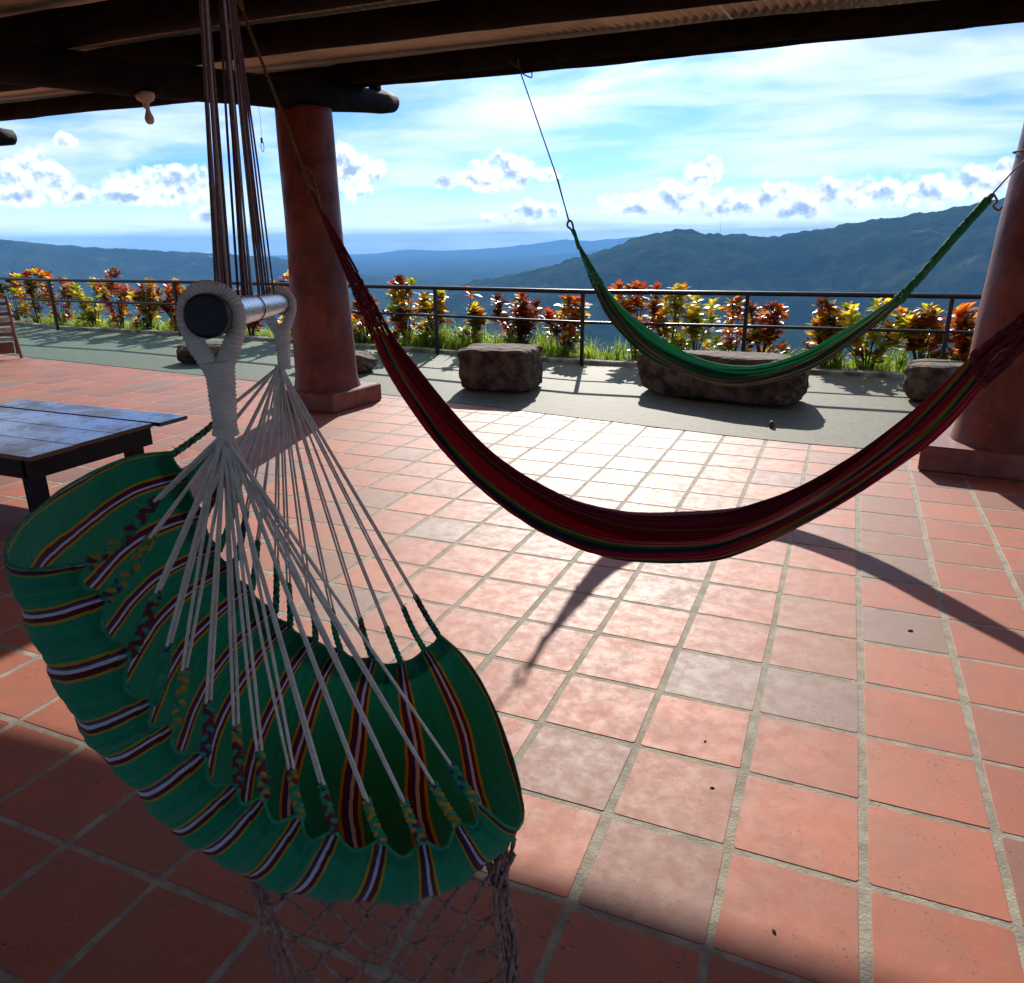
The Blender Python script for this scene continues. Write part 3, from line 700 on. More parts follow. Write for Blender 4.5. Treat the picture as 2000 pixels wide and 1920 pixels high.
for (cx_, dy, k) in clump:
    if -4.9 < cx_ < 3 and dy > 0.75 and r.random() < 0.45: continue
    cyy = y_rail(max(min(cx_, 5), -19))+0.2+dy; z0 = 0.02-0.55*(dy/2.6)**2-0.02
    tall = 1.0 if cx_ > -8 else 0.9
    big_ = r.random() < 0.14
    for _ in range(20 if not big_ else 12):
        th = r.uniform(0, 6.283); L = (r.uniform(.12, .32) if not big_ else r.uniform(.30, .50))*tall*k; wv = (r.uniform(.004, .008) if not big_ else r.uniform(.009, .013))
        x0, y0 = cx_+r.gauss(0, .07 if not big_ else .02), cyy+r.gauss(0, .06 if not big_ else .02)
        dx, dy_ = math.cos(th), math.sin(th); ln = r.uniform(.2, .9)*L
        nx_, ny_ = -dy_*wv, dx*wv
        pts = []
        for q in (0, .4, .75, 1):
            cxp, cyp, cz = x0+dx*ln*q*q, y0+dy_*ln*q*q, z0+L*(q-0.28*q*q*q*(ln/L))
            ww = 1-q**2*0.95
            pts.append([(cxp-nx_*ww, cyp-ny_*ww, cz), (cxp+nx_*ww, cyp+ny_*ww, cz)])
        mb.grid(pts)
tag(mb.build('grass', gm, kind='stuff'), 'bright green grass and weeds growing along the planting bed', 'grass')
# dead leaves and pebbles in the bed edge
mb = MB(); r = random.Random(77)
for _ in range(1500):
    x = r.uniform(-16, 3); y = y_rail(x)+r.uniform(-0.05, 0.5); s_ = r.uniform(.006, .022); a = r.uniform(0, 6.28)
    z = 0.012 if y < y_rail(x)+0.1 else (0.062 if y < y_rail(x)+0.21 else 0.03)
    if y < y_rail(x)+0.08 and r.random() < 0.6: continue
    mb.add([(x+s_*math.cos(a+q)*k, y+s_*math.sin(a+q)*k, z+r.uniform(0, .012)) for q, k in ((0, 1.4), (1.5, .7), (3.1, 1.3), (4.6, .6))], [(0, 1, 2, 3)])
tag(mb.build('leaf_litter', mat('dead_leaves', (0.16, 0.09, 0.05), (0.30, 0.24, 0.17), .8, 30, bump=0), kind='stuff'), 'dry leaves and crumbs scattered along the kerb', 'litter')

# ------------------------------------------------------------------ table
wood, nt, b = newmat('dark_varnished_wood')
tc = nt.new('ShaderNodeTexCoord').outputs['Object']; mp = nt.new('ShaderNodeMapping'); nt.l.new(tc, mp.inputs[0]); mp.inputs['Scale'].default_value = (1.2, 14, 14)
oi = nt.new('ShaderNodeObjectInfo').outputs['Random']
vv = nt.vm('ADD', mp.outputs[0], nt.vm('SCALE', (3.0, 7.0, 1.0), sc=nt.m('MULTIPLY', oi, 8.0)))
g1 = nt.noise(vv, 2.0, 6, 0.62, 0.8)
nt.l.new(nt.mix(nt.ss(g1, .35, .7), (0.010, 0.007, 0.006, 1), (0.030, 0.019, 0.014, 1)), b.inputs['Base Color'])
nt.l.new(nt.ss(nt.noise(tc, 3.0, 6, 0.7), .40, .62, 0.12, 0.55), b.inputs['Roughness'])
b.inputs['Specular IOR Level'].default_value = 0.5; b.inputs['Coat Weight'].default_value = 0.42; b.inputs['Coat IOR'].default_value = 1.6; nt.l.new(nt.ss(nt.noise(tc, 2.2, 7, 0.7, 0.5), .42, .62, 0.10, 0.42), b.inputs['Coat Roughness'])
bn = nt.new('ShaderNodeBump'); bn.inputs['Strength'].default_value = 0.5; bn.inputs['Distance'].default_value = 0.004
nt.l.new(g1, bn.inputs['Height']); nt.l.new(bn.outputs[0], b.inputs['Normal'])
frame_m = mat('black_painted_wood', (0.004, 0.003, 0.004), (0.010, 0.007, 0.007), 0.6, 8, bump=0.3, spec=0.2)
tb = thing('low_table', 'low black varnished plank table behind the green hammock chair', 'table', (-5.0, 0.80, 0))
y0 = 0.265; 
for k, (ya, yb, xr) in enumerate(((0.265, 0.548, -4.168), (0.553, 0.834, -4.180), (0.839, 1.118, -4.188), (1.142, 1.372, -4.150))):
    mb = MB(); xl = -5.74; mb.box((xl+xr)/2+5.0, (ya+yb)/2-0.80, 0.437, xr-xl, yb-ya, 0.026, b=0.0025); mb.build('plank', wood, tb)
mb = MB(); mb.box(-0.02+0.0, -0.50, 0.367, 1.50, 0.035, 0.112, b=.003); mb.build('apron', frame_m, tb)
mb = MB(); mb.box(-0.02, 0.30, 0.367, 1.50, 0.035, 0.112, b=.003); mb.build('apron', frame_m, tb)
mb = MB(); mb.box(0.775, -0.10, 0.367, 0.035, 0.83, 0.112, b=.003); mb.build('apron', frame_m, tb)
mb = MB(); mb.box(-0.72, -0.10, 0.367, 0.035, 0.765, 0.112, b=.003); mb.build('apron', frame_m, tb)
for (x, y) in ((0.70, -0.44), (0.70, 0.24), (-0.64, -0.44), (-0.64, 0.24)):
    mb = MB(); mb.box(x, y, 0.2115, 0.095, 0.075, 0.423, b=.004); mb.build('leg', frame_m, tb)

# ------------------------------------------------------------------ slatted chair at the left edge
brown = mat('red_brown_wood', (0.14, 0.045, 0.025), (0.24, 0.08, 0.045), 0.45, 6, (1, 1, 6), 0.2, spec=.5, rvar=.15)
pale = mat('bleached_slat', (0.50, 0.40, 0.34), (0.36, 0.27, 0.22), 0.6, 8, bump=0.2)
ch = thing('slatted_chair', 'reddish wooden slatted chair cut off by the left edge of the photo', 'chair', (-11.19, 4.80, 0), rad(56))
for sx_ in (-0.27, 0.27):
    mb = MB(); mb.tube([(sx_*1.02+(0.03 if sx_ > 0 else -0.03), -0.06, 0.0), (sx_*1.02, 0.0, 0.40), (sx_, 0.03, 0.86)], [0.020, 0.024, 0.02], 6); mb.build('leg', brown, ch)
    mb = MB(); mb.tube([(sx_*1.02, 0.50, 0.0), (sx_, 0.46, 0.42)], 0.022, 6); mb.build('leg', brown, ch)
    mb = MB(); mb.box(sx_*1.06, 0.26, 0.60, 0.05, 0.52, 0.022, b=.003); mb.build('armrest', brown, ch)
for k in range(8):
    z = 0.27+k*0.070
    mb = MB(); mb.box(0, -0.012+(z-.35)*0.05, z, 0.57-0.010*k, 0.018, 0.050, b=.003); mb.build('slat', pale if k % 2 == 0 else brown, ch)
mb = MB(); mb.box(0, 0.022, 0.86, 0.50, 0.024, 0.075, b=.006); mb.build('crest_rail', mat('honey_wood', (0.40, 0.19, 0.05), (0.30, 0.13, 0.04), .5, 8), ch)
mb = MB(); mb.box(0, 0.24, 0.40, 0.52, 0.46, 0.03, b=.004); mb.build('seat', brown, ch)
mb = MB(); mb.box(0, 0.015, 0.15, 0.48, 0.02, 0.16, b=.003); mb.build('apron', brown, ch)

# ------------------------------------------------------------------ cloth materials
def clothmat(name, stops, rep=1.0, trans=0.25, weave=900.0, wob=0.0, rough=0.9):
    m, nt, b = newmat(name)
    uv = nt.new('ShaderNodeUVMap').outputs[0]
    s_ = nt.new('ShaderNodeSeparateXYZ'); nt.l.new(uv, s_.inputs[0])
    x = nt.m('MULTIPLY', s_.outputs[0], rep)
    tc = nt.new('ShaderNodeTexCoord').outputs['Object']
    if wob: x = nt.m('ADD', x, nt.m('MULTIPLY', nt.m('SUBTRACT', nt.noise(tc, 16, 3, 0.6), 0.5), wob))
    if rep != 1.0: x = nt.m('FRACT', x)
    col = nt.ramp(x, stops, 'CONSTANT' if name.startswith('chair') else 'LINEAR')
    mq = nt.new('ShaderNodeMapping'); nt.l.new(uv, mq.inputs[0]); mq.inputs['Scale'].default_value = (weave*0.8, 26, 1)
    mr = nt.new('ShaderNodeMapping'); nt.l.new(uv, mr.inputs[0]); mr.inputs['Scale'].default_value = (60, 420, 1)
    thr = nt.m('ADD', nt.ss(nt.noise(mq.outputs[0], 1.0, 2, 0.6), .3, .7, .82, 1.10), nt.ss(nt.noise(mr.outputs[0], 1.0, 3, 0.6), .35, .7, -.07, .06))
    tx = nt.new('ShaderNodeCombineXYZ'); [nt.l.new(thr, tx.inputs[q]) for q in range(3)]
    col = nt.mix(1.0, col, tx.outputs[0], 'MULTIPLY')
    fade = nt.noise(tc, 9, 5, 0.65)
    col = nt.mix(nt.ss(fade, .35, .75, 0, .35), col, nt.mix(1.0, col, (0.62, 0.70, 0.66, 1), 'MULTIPLY'))
    nt.l.new(col, b.inputs['Base Color']); b.inputs['Roughness'].default_value = rough; b.inputs['Specular IOR Level'].default_value = 0.15
    b.inputs['Sheen Weight'].default_value = 0.25; b.inputs['Sheen Roughness'].default_value = 0.5
    mpn = nt.new('ShaderNodeMapping'); nt.l.new(uv, mpn.inputs[0]); mpn.inputs['Scale'].default_value = (weave, weave*0.35, 1)
    bn = nt.new('ShaderNodeBump'); bn.inputs['Strength'].default_value = 0.5; bn.inputs['Distance'].default_value = 0.0022
    hgt = nt.m('ADD', nt.noise(mpn.outputs[0], 1.0, 2, 0.5), nt.m('MULTIPLY', nt.noise(tc, 60, 4, 0.6), 1.5)); nt.l.new(hgt, bn.inputs['Height']); nt.l.new(bn.outputs[0], b.inputs['Normal'])
    tr = nt.new('ShaderNodeBsdfTranslucent'); nt.l.new(col, tr.inputs[0])
    mx = nt.new('ShaderNodeMixShader'); mx.inputs[0].default_value = trans
    nt.l.new(b.outputs[0], mx.inputs[1]); nt.l.new(tr.outputs[0], mx.inputs[2]); nt.l.new(mx.outputs[0], m.node_tree.nodes['Material Output'].inputs[0])
    return m
def set_uv(me, R, Cn, fu, extra=0):
    """uv from the vertex index of an R x Cn grid"""
    uvl = me.uv_layers.new(name='uv'); vi = np.empty(len(me.loops), dtype=np.int32); me.loops.foreach_get('vertex_index', vi)
    uv = np.array([fu(i // Cn, i % Cn) for i in range(R*Cn)]); uvl.data.foreach_set('uv', uv[vi].astype(np.float32).ravel())

def hammock(root, up_, lo_, nrm, width, stops, name, ns, nt_, seed, folds, flat=1.0):
    """gathered hammock cloth hanging between two ends: cross-sections folded in pleats that run its whole length"""
    ns = ns*1; U = spline(up_, ns); L_ = spline(lo_, ns); rows = []
    r = random.Random(seed); ph = [r.uniform(0, 6.28) for _ in range(10)]
    for i in range(ns):
        s_ = i/(ns-1); c = (U[i]+L_[i])/2; a = (U[i]-L_[i])/2; A = a.length; h = a/A
        b_ = width*(0.30+0.70*math.sin(math.pi*min(max(s_, 0.02), 0.98))**0.6)*flat
        row = []
        for j in range(nt_):
            t = j/(nt_-1); phi = rad(lerp(lerp(74, 4, math.sin(math.pi*s_)**0.8), -252, t))
            env = math.sin(math.pi*t)**0.5
            f = 0
            for k, (fr_, am) in enumerate(folds):
                q = math.sin(fr_*phi+ph[k]+math.sin(s_*3.1+ph[k+3])*1.3+s_*1.2*(k % 2))
                f += am*(1-2*abs(q)**0.7)
            g = 1+f*(0.35+0.65*math.sin(math.pi*s_)**0.5)
            # pointed bottom: cloth hangs in a narrow U
            x = math.cos(phi)*b_*g; z = math.sin(phi)*A*(1+0.32*f)
            row.append(c+nrm*x+h*z*(1.0))
        rows.append(row)
    mb = MB(); mb.grid(rows); me = mb.mesh(name, stops, True); set_uv(me, ns, nt_, lambda i, j: (j/(nt_-1), i/(ns-1)))
    o = place(name, me, root); return o, rows
def end_cords(root, rows_end, apex, m_cord, r, seed, knotted, n=20, name='end_cord'):
    """clew: cords from the loop fan out to the cloth, crossing in a knotted net before the hem"""
    rr_ = random.Random(seed); N = len(rows_end); apex = Vector(apex)
    ends = [Vector(rows_end[int(k*(N-1)/(n-1))]) for k in range(n)]
    c = sum(ends, Vector())/n
    net = MB(); K = 7
    at = lambda e, q: apex.lerp(e, q) + (c-e)*0.0
    for k in range(n):
        e = ends[k]; mb = MB(); q1 = 1-knotted
        sag = Vector((rr_.uniform(-1, 1), rr_.uniform(-1, 1), rr_.uniform(-1, 1)))*0.004
        pts = [apex.lerp(e, q)*1.0+sag*math.sin(math.pi*q) for q in np.linspace(0, q1, 8)]
        mb.tube(pts, r, 5); mb.build(name, m_cord, root, True)
    for step in range(K):
        qa, qb = lerp(1-knotted, 1, step/K), lerp(1-knotted, 1, (step+1)/K)
        for k in range(n):
            k2 = min(max(k+(1 if (k+step) % 2 == 0 else -1), 0), n-1)
            mA = lambda kk, q: apex.lerp(ends[kk], q)
            off = (step % 2)
            a = mA(k, qa).lerp(mA(min(max(k+(1 if (k+step) % 2 else -1), 0), n-1), qa), 0.5); b_ = mA(k, qb).lerp(mA(k2, qb), 0.5)
            if step == 0: a = mA(k, qa)
            if step == K-1: b_ = mA(k, qb)
            mid = a.lerp(b_, .5)+Vector((rr_.uniform(-1, 1), rr_.uniform(-1, 1), rr_.uniform(-1, 1)))*0.003
            net.tube([a, mid, b_], r*1.15, 5)
            net.tube([b_-(b_-a).normalized()*0.006, b_+(b_-a).normalized()*0.006], r*2.0, 5)
    net.build('knotted_net', m_cord, root, True)

# ---- red hammock
cr_, gd, nv, gr_, og = (0.42, 0.008, 0.026), (0.42, 0.25, 0.03), (0.012, 0.012, 0.05), (0.03, 0.16, 0.02), (0.50, 0.10, 0.02)
dk = (0.16, 0.004, 0.014)
def seq(items):
    out = [] 
    for p, c, q in items: out += [(p, c), (q-0.002, c)]
    return out
redst = seq([(0.0, cr_, .060), (.063, og, .073), (.076, gd, .092), (.095, gr_, .110), (.113, nv, .135), (.138, cr_, .215), (.218, og, .232), (.235, gd, .258), (.261, gr_, .282), (.285, nv, .305), (.308, cr_, .60), (.603, dk, .70), (.703, (0.16, .12, .03), .715), (.718, dk, .80), (.803, dk, .99)])[:31]
redst = redst[:31]
red_cloth = clothmat('red_hammock_cloth', redst, 1.0, 0.2, 700, 0.0)
red_cord = mat('maroon_cord', (0.14, 0.012, 0.018), (0.24, 0.03, 0.03), .85, 60, bump=0.5, bscale=300, bdist=0.002)
twine = mat('brown_twine', (0.16, 0.10, 0.055), (0.26, 0.17, 0.09), .9, 60, bump=0.5, bscale=300, bdist=0.002)
REDUP = [(-1.779,.127,1.21),(-1.67,.09,1.102),(-1.496,.032,.957),(-1.33,-.023,.848),(-1.172,-.076,.786),(-.983,-.139,.744),(-.83,-.19,.741),(-.69,-.237,.76),(-.473,-.31,.82),(-.364,-.346,.873),(-.265,-.379,.937),(-.166,-.412,1.024),(-.07,-.445,1.132),(-.001,-.468,1.223),(.058,-.487,1.303)]
REDLO = [(-1.84,.147,1.171),(-1.769,.123,1.073),(-1.641,.081,.936),(-1.503,.034,.821),(-1.322,-.026,.706),(-1.108,-.098,.62),(-.921,-.16,.587),(-.734,-.222,.592),(-.491,-.304,.66),(-.365,-.346,.733),(-.231,-.391,.844),(-.123,-.427,.948),(-.019,-.462,1.064),(.04,-.481,1.141),(.087,-.497,1.233)]
red = thing('red_hammock', 'long crimson striped hammock slung across the middle of the terrace', 'hammock', (0, 0, 0))
nR = Vector((-0.317, -0.948, 0)).normalized()
o, rowsR = hammock(red, REDUP, REDLO, nR, 0.092, red_cloth, 'cloth', 150, 200, 5, ((1.6, .22), (2.9, .20), (4.7, .13), (8.1, .05)))
end_cords(red, rowsR[0], (-2.167, 0.256, 1.727), red_cord, 0.0034, 3, 0.42, 20)
end_cords(red, rowsR[-1], (0.62, -0.675, 1.97), red_cord, 0.0036, 4, 0.42, 20)
mb = MB(); cord(mb, [(-2.167, .256, 1.727), (-2.30, .300, 2.00), (-2.436, .346, 2.265), (-2.56, .40, 2.505)], 0.0062, 3, 35)
mb.build('hanging_rope', twine, red, True)
mb = MB(); mb.tube(spline([(-2.165, .250, 1.722), (-2.20, .262, 1.79), (-2.185, .268, 1.81), (-2.155, .262, 1.77), (-2.120, .242, 1.665), (-2.10, .235, 1.64)], 24), 0.0055, 6)
mb.tube(spline([(-2.18, .255, 1.75), (-2.16, .24, 1.74), (-2.150, .262, 1.725), (-2.175, .265, 1.735), (-2.17, .24, 1.72)], 20), 0.006, 6)
mb.build('knot', twine, red, True)
mb = MB(); mb.tube(spline([(-2.50, .37, 2.40), (-2.53, .35, 2.47), (-2.56, .40, 2.52), (-2.55, .42, 2.46), (-2.51, .38, 2.41)], 20), 0.007, 6); mb.build('lashing', mat('yellow_twine', (0.30, 0.22, 0.05), (0.22, .14, .05), .9, 30, bump=0), red, True)
mb = MB(); cord(mb, [(0.62, -0.675, 1.97), (0.95, -0.79, 2.45)], 0.007, 3, 35); mb.build('hanging_rope', twine, red, True)

# ---- green hammock
g1_, g2_, cr2, mar, tan_ = (0.010, 0.13, 0.05), (0.008, 0.07, 0.035), (0.42, 0.34, 0.20), (0.10, 0.02, 0.03), (0.30, 0.12, 0.06)
grst = seq([(0, g1_, .05), (.053, mar, .07), (.073, (0.14, .17, .05), .10), (.103, g2_, .19), (.193, mar, .215), (.218, cr2, .226), (.229, g1_, .30), (.303, mar, .32), (.323, (0.16, .19, .05), .345), (.348, nv, .375), (.378, g2_, .5), (.503, g1_, .60), (.603, mar, .63), (.633, g2_, .75), (.753, g1_, .998)])
green_cloth = clothmat('green_hammock_cloth', grst, 1.0, 0.22, 700, 0.0)
green_cord = mat('green_cord', (0.010, 0.15, 0.055), (0.03, 0.24, 0.09), .85, 40, bump=0.5, bscale=200, bdist=0.002)
GRUP = [(-1.816,3.08,1.236),(-1.677,3.07,1.083),(-1.509,3.058,.964),(-1.314,3.043,.845),(-1.077,3.026,.745),(-.853,3.009,.715),(-.635,2.993,.742),(-.387,2.974,.85),(-.218,2.962,.971),(-.055,2.95,1.087),(.069,2.94,1.188)]
GRLO = [(-1.889,3.086,1.21),(-1.779,3.078,1.019),(-1.63,3.067,.858),(-1.422,3.051,.709),(-1.215,3.036,.635),(-1.021,3.021,.58),(-.841,3.008,.562),(-.59,2.989,.612),(-.344,2.971,.72),(-.094,2.953,.929),(.121,2.937,1.153)]
grn = thing('green_hammock', 'green striped hammock slung farther back above the long boulder', 'hammock', (0, 0, 0))
nG = Vector((-0.075, -0.997, 0)).normalized()
o, rowsG = hammock(grn, GRUP, GRLO, nG, 0.10, green_cloth, 'cloth', 130, 150, 9, ((2.0, .15), (3.4, .14), (6.1, .09), (9.3, .04)))
end_cords(grn, rowsG[0], (-2.04, 3.097, 1.56), green_cord, 0.0036, 3, 0.25, 16)
mb = MB(); P_ = [(-2.04, 3.097, 1.56), (-2.062, 3.10, 1.60), (-2.092, 3.10, 1.625), (-2.088, 3.10, 1.655), (-2.068, 3.10, 1.66), (-2.052, 3.10, 1.63), (-2.043, 3.097, 1.575)]
mb.tube(spline(P_, 30), 0.0075, 7); mb.tube([(-2.045, 3.097, 1.60), (-2.0, 3.094, 1.47)], [0.012, 0.016], 8); mb.build('loop', green_cord, grn, True)
mb = MB(); mb.tube([(-2.079, 3.10, 1.652), (-2.29, 3.39, 2.0), (-2.98, 4.36, 2.93)], 0.005, 6); mb.tube([(-2.085, 3.105, 1.652), (-2.26, 3.36, 1.96)], 0.004, 6); mb.build('hanging_rope', mat('dark_green_twine', (0.02, 0.07, 0.05), (.05, .09, .06), .9, 40, bump=0), grn, True)
ez = zb_(4.70)+0.112+0.085
mb = MB(); mb.tube(spline([(-2.98, 4.36, 2.93), (-3.0, 4.40, 3.0), (-3.03, 4.45, 3.03), (-3.06, 4.80, ez-0.02), (-3.03, 4.80, ez-0.12), (-3.0, 4.6, 2.9), (-2.99, 4.40, 2.90)], 30), 0.006, 6)
mb.tube(spline([(-3.0, 4.40, 2.93), (-3.08, 4.40, 2.99), (-3.12, 4.42, 3.08)], 10), 0.003, 5); mb.build('lashing', twine, grn, True)
# right end: net sleeve, plaited clew, knot, rope to the column
mb = MB(); RE = [Vector(p) for p in rowsG[-1]]; cE = sum(RE, Vector())/len(RE)
ends = [cE, Vector((.173, 2.933, 1.274)), Vector((.304, 2.923, 1.478)), Vector((.471, 2.911, 1.724))]
end_cords(grn, rowsG[-1], (.25, 2.928, 1.39), green_cord, 0.0042, 8, 0.7, 16, 'sleeve_cord')
mb = MB(); cord(mb, [Vector((.16, 2.934, 1.255)), (.304, 2.923, 1.478), (.40, 2.917, 1.62), (.471, 2.911, 1.724)], 0.022, 5, 5, 6, rs=0.0145, steps_per_turn=22); mb.build('plaited_clew', green_cord, grn, True)
mb = MB(); mb.tube([(.455, 2.912, 1.70), (.488, 2.909, 1.752)], [0.020, 0.013], 8)
mb.tube(spline([(.49, 2.909, 1.755), (.515, 2.905, 1.715), (.50, 2.905, 1.69), (.53, 2.905, 1.665), (.545, 2.90, 1.685)], 20), 0.006, 6); mb.build('knot', twine, grn, True)
mb = MB(); mb.tube([(.488, 2.909, 1.755), (.60, 3.12, 1.885), (.76, 3.50, 2.03)], 0.0045, 6)
cx0, cy0 = 0.96, 3.70
mb.tube([(cx0+0.293*math.cos(a), cy0+0.293*math.sin(a), 2.03+0.01*math.sin(a)) for a in np.linspace(0, 2*math.pi, 40)[:-1]], 0.006, 6, closed=True); mb.build('hanging_rope', twine, grn, True)

# ------------------------------------------------------------------ hammock chair
def plait(mb, path, wdt, rs, r_, weights, pitch=0.030, n=6):
    path = [Vector(p) for p in path]; L = sum((path[i+1]-path[i]).length for i in range(len(path)-1)); N = max(24, int(L/pitch*18)); base = spline(path, N)
    T = [(base[min(i+1, N-1)]-base[max(i-1, 0)]).normalized() for i in range(N)]
    a = Vector((0.826, 0.564, 0)); u = (a-T[0]*a.dot(T[0])).normalized()
    fr = []
    for i in range(N):
        u = (u-T[i]*u.dot(T[i])).normalized(); fr.append((u.copy(), T[i].cross(u)))
    for k in range(3):
        pts = []; rr_ = []
        for i in range(N):
            th = 2*math.pi*(L*i/(N-1)/pitch+k/3)
            x = math.sin(th)*wdt*(1.15-0.3*i/N); y = math.sin(2*th)*wdt*0.45
            pts.append(base[i]+fr[i][0]*x+fr[i][1]*y); rr_.append(rs*(1+0.18*math.sin(2*th+1)+r_.uniform(-.06, .06)))
        f0 = len(mb.mi); mb.tube(pts, rr_, n)
        c = r_.choice(weights); left = r_.randint(22, 60)
        for i in range(N-1):
            left -= 1
            if left <= 0: c = r_.choice(weights); left = r_.randint(22, 60)
            for q in range(n): mb.mi[f0+i*n+q] = c
N0 = Vector((-0.911, -1.654, 0)); uH = Vector((-0.564, 0.826, 0)); vH = Vector((0.826, 0.564, 0)); LB = 0.906; ZN, ZF = 1.455, 1.403
def H3(U, V, z): return N0+uH*U+vH*V+Vector((0, 0, z))
chair = thing('hammock_chair', 'green striped hammock chair hanging by white cords from a metal bar in the foreground', 'hammock chair', (0, 0, 0))
steel, nt, b = newmat('polished_steel'); b.inputs['Metallic'].default_value = 0.55; b.inputs['Base Color'].default_value = (0.62, 0.61, 0.59, 1)
tc = nt.new('ShaderNodeTexCoord').outputs['Object']
nt.l.new(nt.ss(nt.noise(tc, 40, 5, 0.7), .3, .7, .24, .36), b.inputs['Roughness'])
bn = nt.new('ShaderNodeBump'); bn.inputs['Strength'].default_value = 0.05; bn.inputs['Distance'].default_value = 0.004; nt.l.new(nt.noise(tc, 25, 3, .5), bn.inputs['Height']); nt.l.new(bn.outputs[0], b.inputs['Normal'])
black = mat('black_plastic', (0.008, 0.008, 0.009), (0.012, 0.012, 0.013), 0.42, 8, bump=0.0, spec=0.35)
def bz(U): return lerp(ZN, ZF, U/LB)
RB = 0.0222
mb = MB(); mb.tube([H3(U, 0, bz(U)) for U in np.linspace(-0.012, LB+0.012, 24)], RB, 32); mb.build('spreader_bar', steel, chair, True)
for (ua, ub) in ((-0.030, 0.004), (LB-0.004, LB+0.03)):
    mb = MB(); e = 0.003; c0 = H3(ua, 0, bz(ua)); c1 = H3(ub, 0, bz(ub)); d = (c1-c0).normalized()
    mb.tube([c0, c0+d*e*0.5, c0+d*e*1.6, c1-d*e*1.6, c1-d*e*.5, c1], [0.0225, 0.0245, 0.026, 0.026, 0.0245, 0.0225], 40); mb.build('end_cap', black, chair, False)
white_c = mat('off_white_cord', (0.80, 0.74, 0.62), (0.66, 0.60, 0.50), .85, 50, bump=0.5, bscale=400, bdist=0.0015, rvar=0.06)
wrap_m = mat('off_white_wrapping', (0.80, 0.74, 0.62), (0.68, 0.62, 0.52), .85, 40, bump=0.5, bscale=500, bdist=0.0012)
def ridged(mb, path, rad_fn, pitch=0.0044, n=18, seed=0):
    P = spline(path, 200); L = sum((P[i+1]-P[i]).length for i in range(199)); steps = int(L/pitch*6); P = spline(path, steps)
    r = [rad_fn(i/(steps-1))*(1+0.13*abs(math.sin(math.pi*i/6.0))+0.02*(float(vnoise(i*0.11, seed, 4))-.5)*2) for i in range(steps)]
    mb.tube(P, r, n, rfun=lambda i, k: 1+0.02*(float(vnoise(i*.5, k*.9, 6))-.5))
APEXN, APEXF = (0.0, -0.003, 1.301), (LB, -0.011, 1.257)
for side, (U, zc, ap) in enumerate(((0.012, ZN, APEXN), (LB-0.012, ZF, APEXF))):
    k = 1.0
    loop = [H3(U, V, zc+z) for V, z in ((-0.004, -0.076), (-0.010, -0.060), (-0.022, -0.036), (-0.0295, -0.008), (-0.026, 0.014), (-0.013, 0.0275), (0.002, 0.030), (0.017, 0.024), (0.028, 0.008), (0.0275, -0.014), (0.018, -0.040), (0.008, -0.060), (0.003, -0.076))]
    mb = MB(); ridged(mb, loop, lambda q: 0.0098+0.0018*abs(2*q-1)**2, seed=side); mb.build('wrapped_loop', wrap_m, chair, True)
    neck = [H3(U, V, zc+z) for V, z in ((0.0, -0.056), (0.001, -0.075), (0.0, -0.10), (-0.001, -0.13), (-0.002, -0.150))]
    mb = MB(); ridged(mb, neck, lambda q: 0.0178-0.0042*min(1, q*1.3)+0.0018*max(0, q-.85)*6, pitch=0.0044, seed=7+side); mb.build('wrapped_neck', wrap_m, chair, True)
# suspension strings from one point above down to the bar
str_m = [mat('suspension_string_brown', (0.17, 0.075, 0.06), (0.26, 0.13, 0.11), .85, 90, bump=0.4, bscale=300, bdist=.001), mat('suspension_string_pale', (0.50, 0.40, 0.35), (0.62, .52, .46), .85, 90, bump=0.4, bscale=300, bdist=.001), mat('suspension_string_dark', (0.09, 0.035, 0.045), (0.15, .06, .06), .85, 90, bump=0.4, bscale=300, bdist=.001)]
TOP = H3(0.45, 0.004, 2.13); r = random.Random(8)
ub = [0.100, 0.113, 0.126, 0.139, 0.152] + [0.270, 0.350, 0.368, 0.386, 0.55, 0.575, 0.60, 0.78]
for k, U in enumerate(ub):
    m_ = str_m[(k*7) % 3]
    for V in ((-RB*0.28, RB*0.12) if k % 2 == 0 else (-RB*.08, RB*.32)):
        mb = MB(); p = H3(U, V, bz(U)+math.sqrt(RB*RB-V*V)); tp = TOP+uH*((U-0.4)*0.10)+vH*(0.010 if U > 0.2 else -0.012)+Vector((r.uniform(-.004, .004), r.uniform(-.004, .004), 0))
        mb.tube([p, p.lerp(tp, .35)+Vector((r.uniform(-1, 1), r.uniform(-1, 1), 0))*0.0025, p.lerp(tp, .7)+Vector((r.uniform(-1, 1), r.uniform(-1, 1), 0))*0.002, tp], 0.0020, 6)
        mb.build('suspension_string', [m_, str_m[(k*7+1) % 3]], chair, True)
    if k % 9 != 8: continue
    mb = MB(); mb.tube([H3(U, math.cos(a)*(RB+0.0015), bz(U)+math.sin(a)*(RB+0.0015)) for a in np.linspace(math.pi*0.7, math.pi*2.3, 18)], 0.0011, 5); mb.build('string_wrap', m_, chair, True)
mb = MB(); mb.tube([TOP-Vector((0, 0, .03)), TOP, TOP+Vector((0, 0, .05))], [0.014, 0.02, 0.012], 10); cord(mb, [TOP+Vector((0, 0, .03)), TOP+Vector((0, 0, .30))], 0.010, 3, 25, 6); mb.build('top_knot', str_m[0], chair, True)

